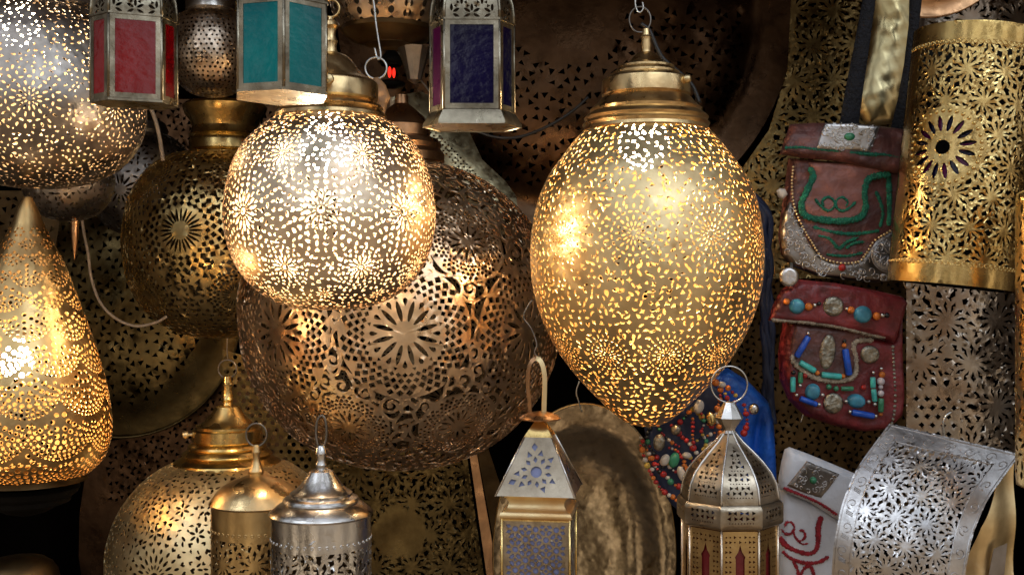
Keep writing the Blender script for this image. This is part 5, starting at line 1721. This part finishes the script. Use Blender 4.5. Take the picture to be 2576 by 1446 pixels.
# ---- blue bag behind the octagonal lantern
T = Thing('leather_bag', 'bright blue leather pouch folded behind the octagonal lantern', 'bag', 1850, 1150, 1.62, 'beaded and embroidered leather pouches', front=.03)
bl = [(1784, 950), (1812, 934), (1841, 929), (1892, 962), (1944, 1014), (1956, 1060), (1960, 1140), (1966, 1300), (1970, 1520), (1800, 1520), (1770, 1300), (1760, 1100)]
mb = MB(); pad(mb, T, bl, .034, 26, g=8, wob=.002, noise_f=.035, bend=lambda x, y: -.020 * np.exp(-((x - 1912 + (y - 1060) * .10) / 13) ** 2) * np.clip((y - 1015) / 60, 0, 1)); mb.build('pouch', 'leather_blue', T)
nv = [(1620, 1070), (1700, 985), (1780, 950), (1815, 975), (1840, 1060), (1862, 1200), (1864, 1340), (1760, 1330), (1690, 1270), (1640, 1190)]
mb = MB(); pad(mb, T, nv, .012, 20, y0=.030, g=9, wob=.002); mb.build('front_flap', 'leather_navy', T)

BG = 'bead strands in front of the blue pouch'
def strand(label, pts, d, cols, r0=5.0, seed=1, extra=()):
    rs = random.Random(seed)
    T = Thing('bead_strand', label, 'necklace', pts[0][0], pts[0][1], 1.60, BG, front=.052)
    p = spline([(x, y, 0) for x, y in pts], 14)
    mb = MB(); tube(mb, [T.L(q.x, q.y, d) for q in p], .0004, 4); mb.build('thread', 'strap', T)
    last = p[0]; need = 0
    for q in p:
        if (q - last).length >= need or need == 0:
            r = r0 * rs.choice((.6, .75, .9, 1.0, 1.25, 1.4)); 
            bead(T, q.x, q.y, r, rs.choice(cols), d + rs.uniform(-.001, .001), sc=(1, 1, rs.choice((.8, 1, 1))))
            need = r + r0 * .85; last = q
    return T
C1 = ['b_red', 'b_red', 'b_orange', 'b_yellow', 'b_red', 'shell', 'b_orange']
C2 = ['b_red', 'b_green', 'b_yellow', 'b_orange', 'shell', 'b_black']
D = .052
strand('bead strand sweeping from the dish rim to the octagonal roof, small dull beads', [(1612, 1100), (1634, 1143), (1655, 1181), (1676, 1197), (1692, 1216), (1718, 1226)], D, C2, 6, 1)
strand('lowest bead strand, curving beside the octagonal lantern roof edge', [(1612, 1120), (1628, 1170), (1650, 1212), (1674, 1239), (1694, 1250), (1704, 1262)], D, C1, 5.5, 2)
strand('short bead strand descending from under the egg lamp tip to a yellow bead', [(1690, 1070), (1702, 1082), (1715, 1098), (1730, 1110), (1745, 1128), (1753, 1140)], D, C1, 6.5, 3)
strand('straight upright bead strand directly below the egg lamp, red and orange', [(1741, 1052), (1741, 1077), (1741, 1100), (1744, 1118)], D + .006, C1, 5.5, 4)
strand('arc of red and yellow beads seen through the finial ring', [(1800, 962), (1812, 966), (1825, 971), (1840, 984), (1858, 1002)], D, C1, 7.5, 5)
strand('bead strand hanging left of the double-cone finial', [(1813, 980), (1812, 1002), (1806, 1022), (1804, 1044), (1808, 1066), (1811, 1086), (1804, 1108)], D, C1, 6.5, 6)
strand('bead strand hanging right of the double-cone finial over the blue leather', [(1872, 1018), (1877, 1042), (1880, 1064), (1874, 1081), (1868, 1096)], D, C1, 6.5, 7)
strand('nearly level bead strand of dull red beads left of the finial neck', [(1754, 1108), (1770, 1101), (1785, 1094), (1800, 1088)], D - .002, C2, 5.5, 8)
strand('darker bead strand along the left edge of the navy leather', [(1640, 1070), (1628, 1100), (1640, 1132), (1660, 1160), (1672, 1180)], D - .004, ['b_black', 'b_red', 'b_black', 'b_green'], 5, 9)
strand('upper bead strand drooping from the egg lamp side towards the finial', [(1712, 1062), (1728, 1046), (1744, 1030), (1760, 1040), (1776, 1062), (1796, 1076)], D - .004, C2, 6, 10)
_fill = [('thin strand of mixed beads crossing the navy leather at mid height', [(1640, 1180), (1670, 1160), (1700, 1186), (1724, 1170), (1740, 1196)]),
         ('thin strand of mixed beads just under the dotted egg tip, hanging in a shallow curve', [(1652, 1062), (1664, 1088), (1690, 1112), (1712, 1124)]),
         ('thin strand of mixed beads between the two cowries nearest the green stone', [(1684, 1126), (1704, 1134), (1722, 1162), (1730, 1186)]),
         ('thin strand of mixed beads falling from the pearly charm', [(1764, 1040), (1770, 1064), (1764, 1086), (1776, 1110), (1768, 1134)]),
         ('thin strand of mixed beads ending at the octagonal roof slope', [(1736, 1150), (1748, 1172), (1742, 1196), (1736, 1220)]),
         ('thin strand of mixed beads near the silver coil button', [(1848, 1010), (1842, 1040), (1832, 1010), (1824, 990)])]
for q_, (lb, pt) in enumerate(_fill): strand(lb, pt, D + .002 * (q_ % 2), C2 if q_ % 2 else C1, 4.6, 20 + q_)
def charm(label, x, y, rx, ry, a, m, d=D + .003, name='charm', cat='charm', h=.005):
    T = Thing(name, label, cat, x, y, 1.60, front=.052)
    mb = MB(); pad(mb, T, oval(x, y, rx, ry, a, 16), h, min(rx, ry) * .8, y0=d, g=4.5); pad_o = mb.build(name + '_body', m, T)
charm('pale cowrie shell low on the navy leather beside the lantern roof', 1714, 1191, 10, 21, -.35, 'shell', name='cowrie_shell', cat='shell')
charm('cowrie shell beside the green stone charm', 1672, 1156, 11, 16, .5, 'shell', name='cowrie_shell', cat='shell')
charm('small cowrie shell right of the green stone charm', 1727, 1144, 12, 8, .1, 'shell', name='cowrie_shell', cat='shell')
charm('cowrie shell half hidden by the left slope of the octagonal roof', 1786, 1126, 12, 18, .5, 'shell', name='cowrie_shell', cat='shell')
charm('oval green stone charm among the beads', 1695, 1156, 13, 20, .3, 'b_green', name='stone_charm')
charm('gold-tinted shell charm just left of the finial', 1788, 1052, 12, 19, -.2, 'brass_gold', name='shell_charm')
charm('pearly shell charm with a turquoise sheen at the egg lamp side', 1757, 1022, 13, 18, .3, 'shell', name='shell_charm')
charm('round dark medallion hanging left among the beads', 1658, 1112, 15, 22, .1, 'coin', name='medallion')
charm('dull round medallion at the top of the short bead strand', 1700, 1080, 13, 14, .1, 'coin', name='medallion')
charm('coiled silver button on the blue leather right of the finial', 1895, 1028, 13, 15, .1, 'silver', name='silver_button', cat='button')

# ---- woven navy strap in the gap
T = Thing('woven_strap', 'fuzzy dark navy strap hanging right of the egg lamp', 'strap', 1930, 800, 1.85)
mb = MB(); rs = random.Random(5)
for k in range(4):
    pts = [(1926 + 9 * math.sin(i * .9 + k * 1.7) + rs.uniform(-4, 4) + (i - 6) * 1.2 - max(0, 2 - i) * 40, 440 + i * 48) for i in range(14)]
    tube(mb, spline([T.L(x, y, rs.uniform(0, .01)) for x, y in pts], 4), .006, 7)
mb.build('braid', 'leather_navy', T)

# ================================================================ top centre: silver bowl lamp, ring, red glint
T = Thing('bowl_lamp', 'hanging silver openwork bowl cut with upright arabesques, top centre', 'lamp', 978, 30, 1.72)
S = Surf(smooth_profile([(150, -110), (152, -60), (150, -10), (140, 35), (118, 74), (96, 94), (50, 106), (12, 110)]), 30, T.s)
H = []
n = 20
for i in range(n):
    th = -PI + 2 * PI * (i + .5) / n
    for k, s in enumerate(np.arange(20, S.y2s(84), 25)):
        if i % 2 == 0:
            H.append(S.place(th, s, leaf(20, 15, 6), PI / 2)); 
        else:
            for q in (-1, 1):
                H.append(S.place(th + q * 9 / 150, s + 6, crescent(11, .4), q * 1.57 - 1.57))
mb = MB(); S.pierced(mb, H, g=15, t=2.2); mb.build('openwork_bowl', ['silver_warm', 'in_dark'], T)
mb = MB(); lathe(mb, [(r * T.s, -(y - 30) * T.s) for r, y in [(120, 74), (118, 84), (100, 100), (60, 112), (60, 114), (2, 118)]], 40); mb.build('drip_pan', 'brass_dark', T, 30)
mb = MB(); lathe(mb, [(r * T.s, -(y - 30) * T.s) for r, y in [(2, 112), (44, 114), (38, 130), (28, 160), (18, 196), (2, 206)]], 12, mat=Matrix.Translation((62 * T.s, .02, 0))); mb.build('tail_cone', 'silver_dark', T, 20)
T = Thing('key_ring', 'wire ring with a twisted tan leather tab beside the globe lamp cap', 'ring', 946, 172, 1.5)
mb = MB(); ring(mb, T.L(946, 172), 27 * T.s, .0016, 'Y', n=32); mb.build('wire_ring', 'steel', T)
mb = MB(); tube(mb, spline([T.L(x, y) for x, y in [(936, -20), (942, 20), (946, 60), (952, 100), (958, 142), (950, 148), (942, 120)]], 6), .0014); mb.build('hook', 'steel', T)
mb = MB(); pad(mb, T, [(938, 196), (952, 194), (970, 214), (982, 246), (974, 262), (966, 300), (950, 306), (948, 268), (940, 230)], .006, 10, g=6, wob=.0015, noise_f=.15); mb.build('leather_tab', 'leather_tan', T)
T = Thing('small_lantern', 'small dark lantern with a glowing red glass, in the gap right of the wire ring', 'lantern', 984, 180, 2.05)
mb = MB(); lathe(mb, [(r * T.s, -(y - 180) * T.s) for r, y in [(4, 120), (22, 140), (34, 156), (30, 160), (26, 162), (26, 166)]], 8); mb.build('roof', 'black', T)
mb = MB(); lathe(mb, [(r * T.s, -(y - 180) * T.s) for r, y in [(26, 204), (34, 208), (36, 216), (14, 222)]], 8); mb.build('base', 'black', T)
mb = MB(); ball(mb, T.L(980, 182), 6 * T.s, sc=(.8, .8, 2.4)); ball(mb, T.L(991, 184), 5 * T.s, sc=(.8, .8, 2.6)); mb.build('red_glass', 'red_bulb', T)

# ================================================================ left bits
T = Thing('brass_dome', 'dull domed brass lid rising at the bottom left corner', 'lid', 48, 1440, 1.5)
mb = MB(); lathe(mb, [(r * T.s, -(y - 1440) * T.s) for r, y in [(.1, 1396), (30, 1398), (60, 1405), (80, 1418), (92, 1436), (100, 1470), (100, 1520)]], 48); mb.build('dome', 'brass_dark', T, 40)

# ================================================================ cords, wires and hooks
def wire(name, label, pts, Y, r, mat, cat='wire'):
    T = Thing(name, label, cat, pts[0][0], pts[0][1], Y)
    mb = MB(); tube(mb, spline([T.L(*p) if len(p) == 3 else T.L(p[0], p[1]) for p in pts], 8), r, 8)
    mb.build(name + '_line', mat, T)
wire('cord', 'pale cord looping from under the silvery lamp across to the olive globe', [(206, 548), (212, 590), (222, 640), (230, 700), (252, 760), (290, 800), (340, 820), (390, 812), (420, 796)], 1.92, .0026, 'cord', 'cord')
wire('cord', 'tan stick-like cord hanging below the red lantern', [(374, 262), (390, 300), (402, 350), (410, 405)], 1.80, .0034, 'cord', 'cord')
wire('cable', 'dark cable sagging between the violet lantern and the egg lamp', [(1150, 300), (1190, 326), (1240, 344), (1300, 346), (1370, 322), (1440, 280), (1480, 244)], 1.95, .0026, 'flex', 'cable')
wire('cable', 'black flex leaving the top of the egg lamp to the right', [(1612, 60), (1634, 78), (1652, 120), (1670, 150), (1700, 176), (1740, 214), (1760, 260)], 1.56, .0032, 'flex', 'cable')
wire('wire', 'bright wire hook at the top edge above the egg lamp', [(1602, -20), (1598, 6), (1602, 26), (1610, 32), (1618, 22), (1616, 6)], 1.45, .0012, 'steel')
wire('wire', 'thin wire above the brass dish rim', [(1458, 958), (1450, 985), (1456, 1010), (1464, 1036)], 1.7, .0012, 'steel')
wire('hook', 'white bent hook over the silver wall light', [(2392, 1036), (2378, 1048), (2372, 1070), (2376, 1100), (2378, 1120)], 1.45, .0018, 'steel', 'hook')
wire('wire', 'dark line running down behind the red glint to the violet lantern', [(1000, 130), (1040, 180), (1080, 230), (1110, 280)], 2.0, .0016, 'iron')
wire('cord', 'loop of pale thread hanging below the gold wall light', [(2276, 690), (2274, 712), (2284, 728), (2294, 722), (2292, 708), (2286, 700)], 1.45, .0010, 'cord', 'cord')
wire('wire', 'thin wire dropping from the olive globe to the stepped cap below', [(572, 850), (571, 880), (573, 905)], 1.62, .0008, 'iron')
wire('hook', 'curved steel hook right of the blue pouch', [(2010, 990), (2018, 1010), (2020, 1040), (2014, 1062)], 1.7, .0012, 'steel', 'hook')
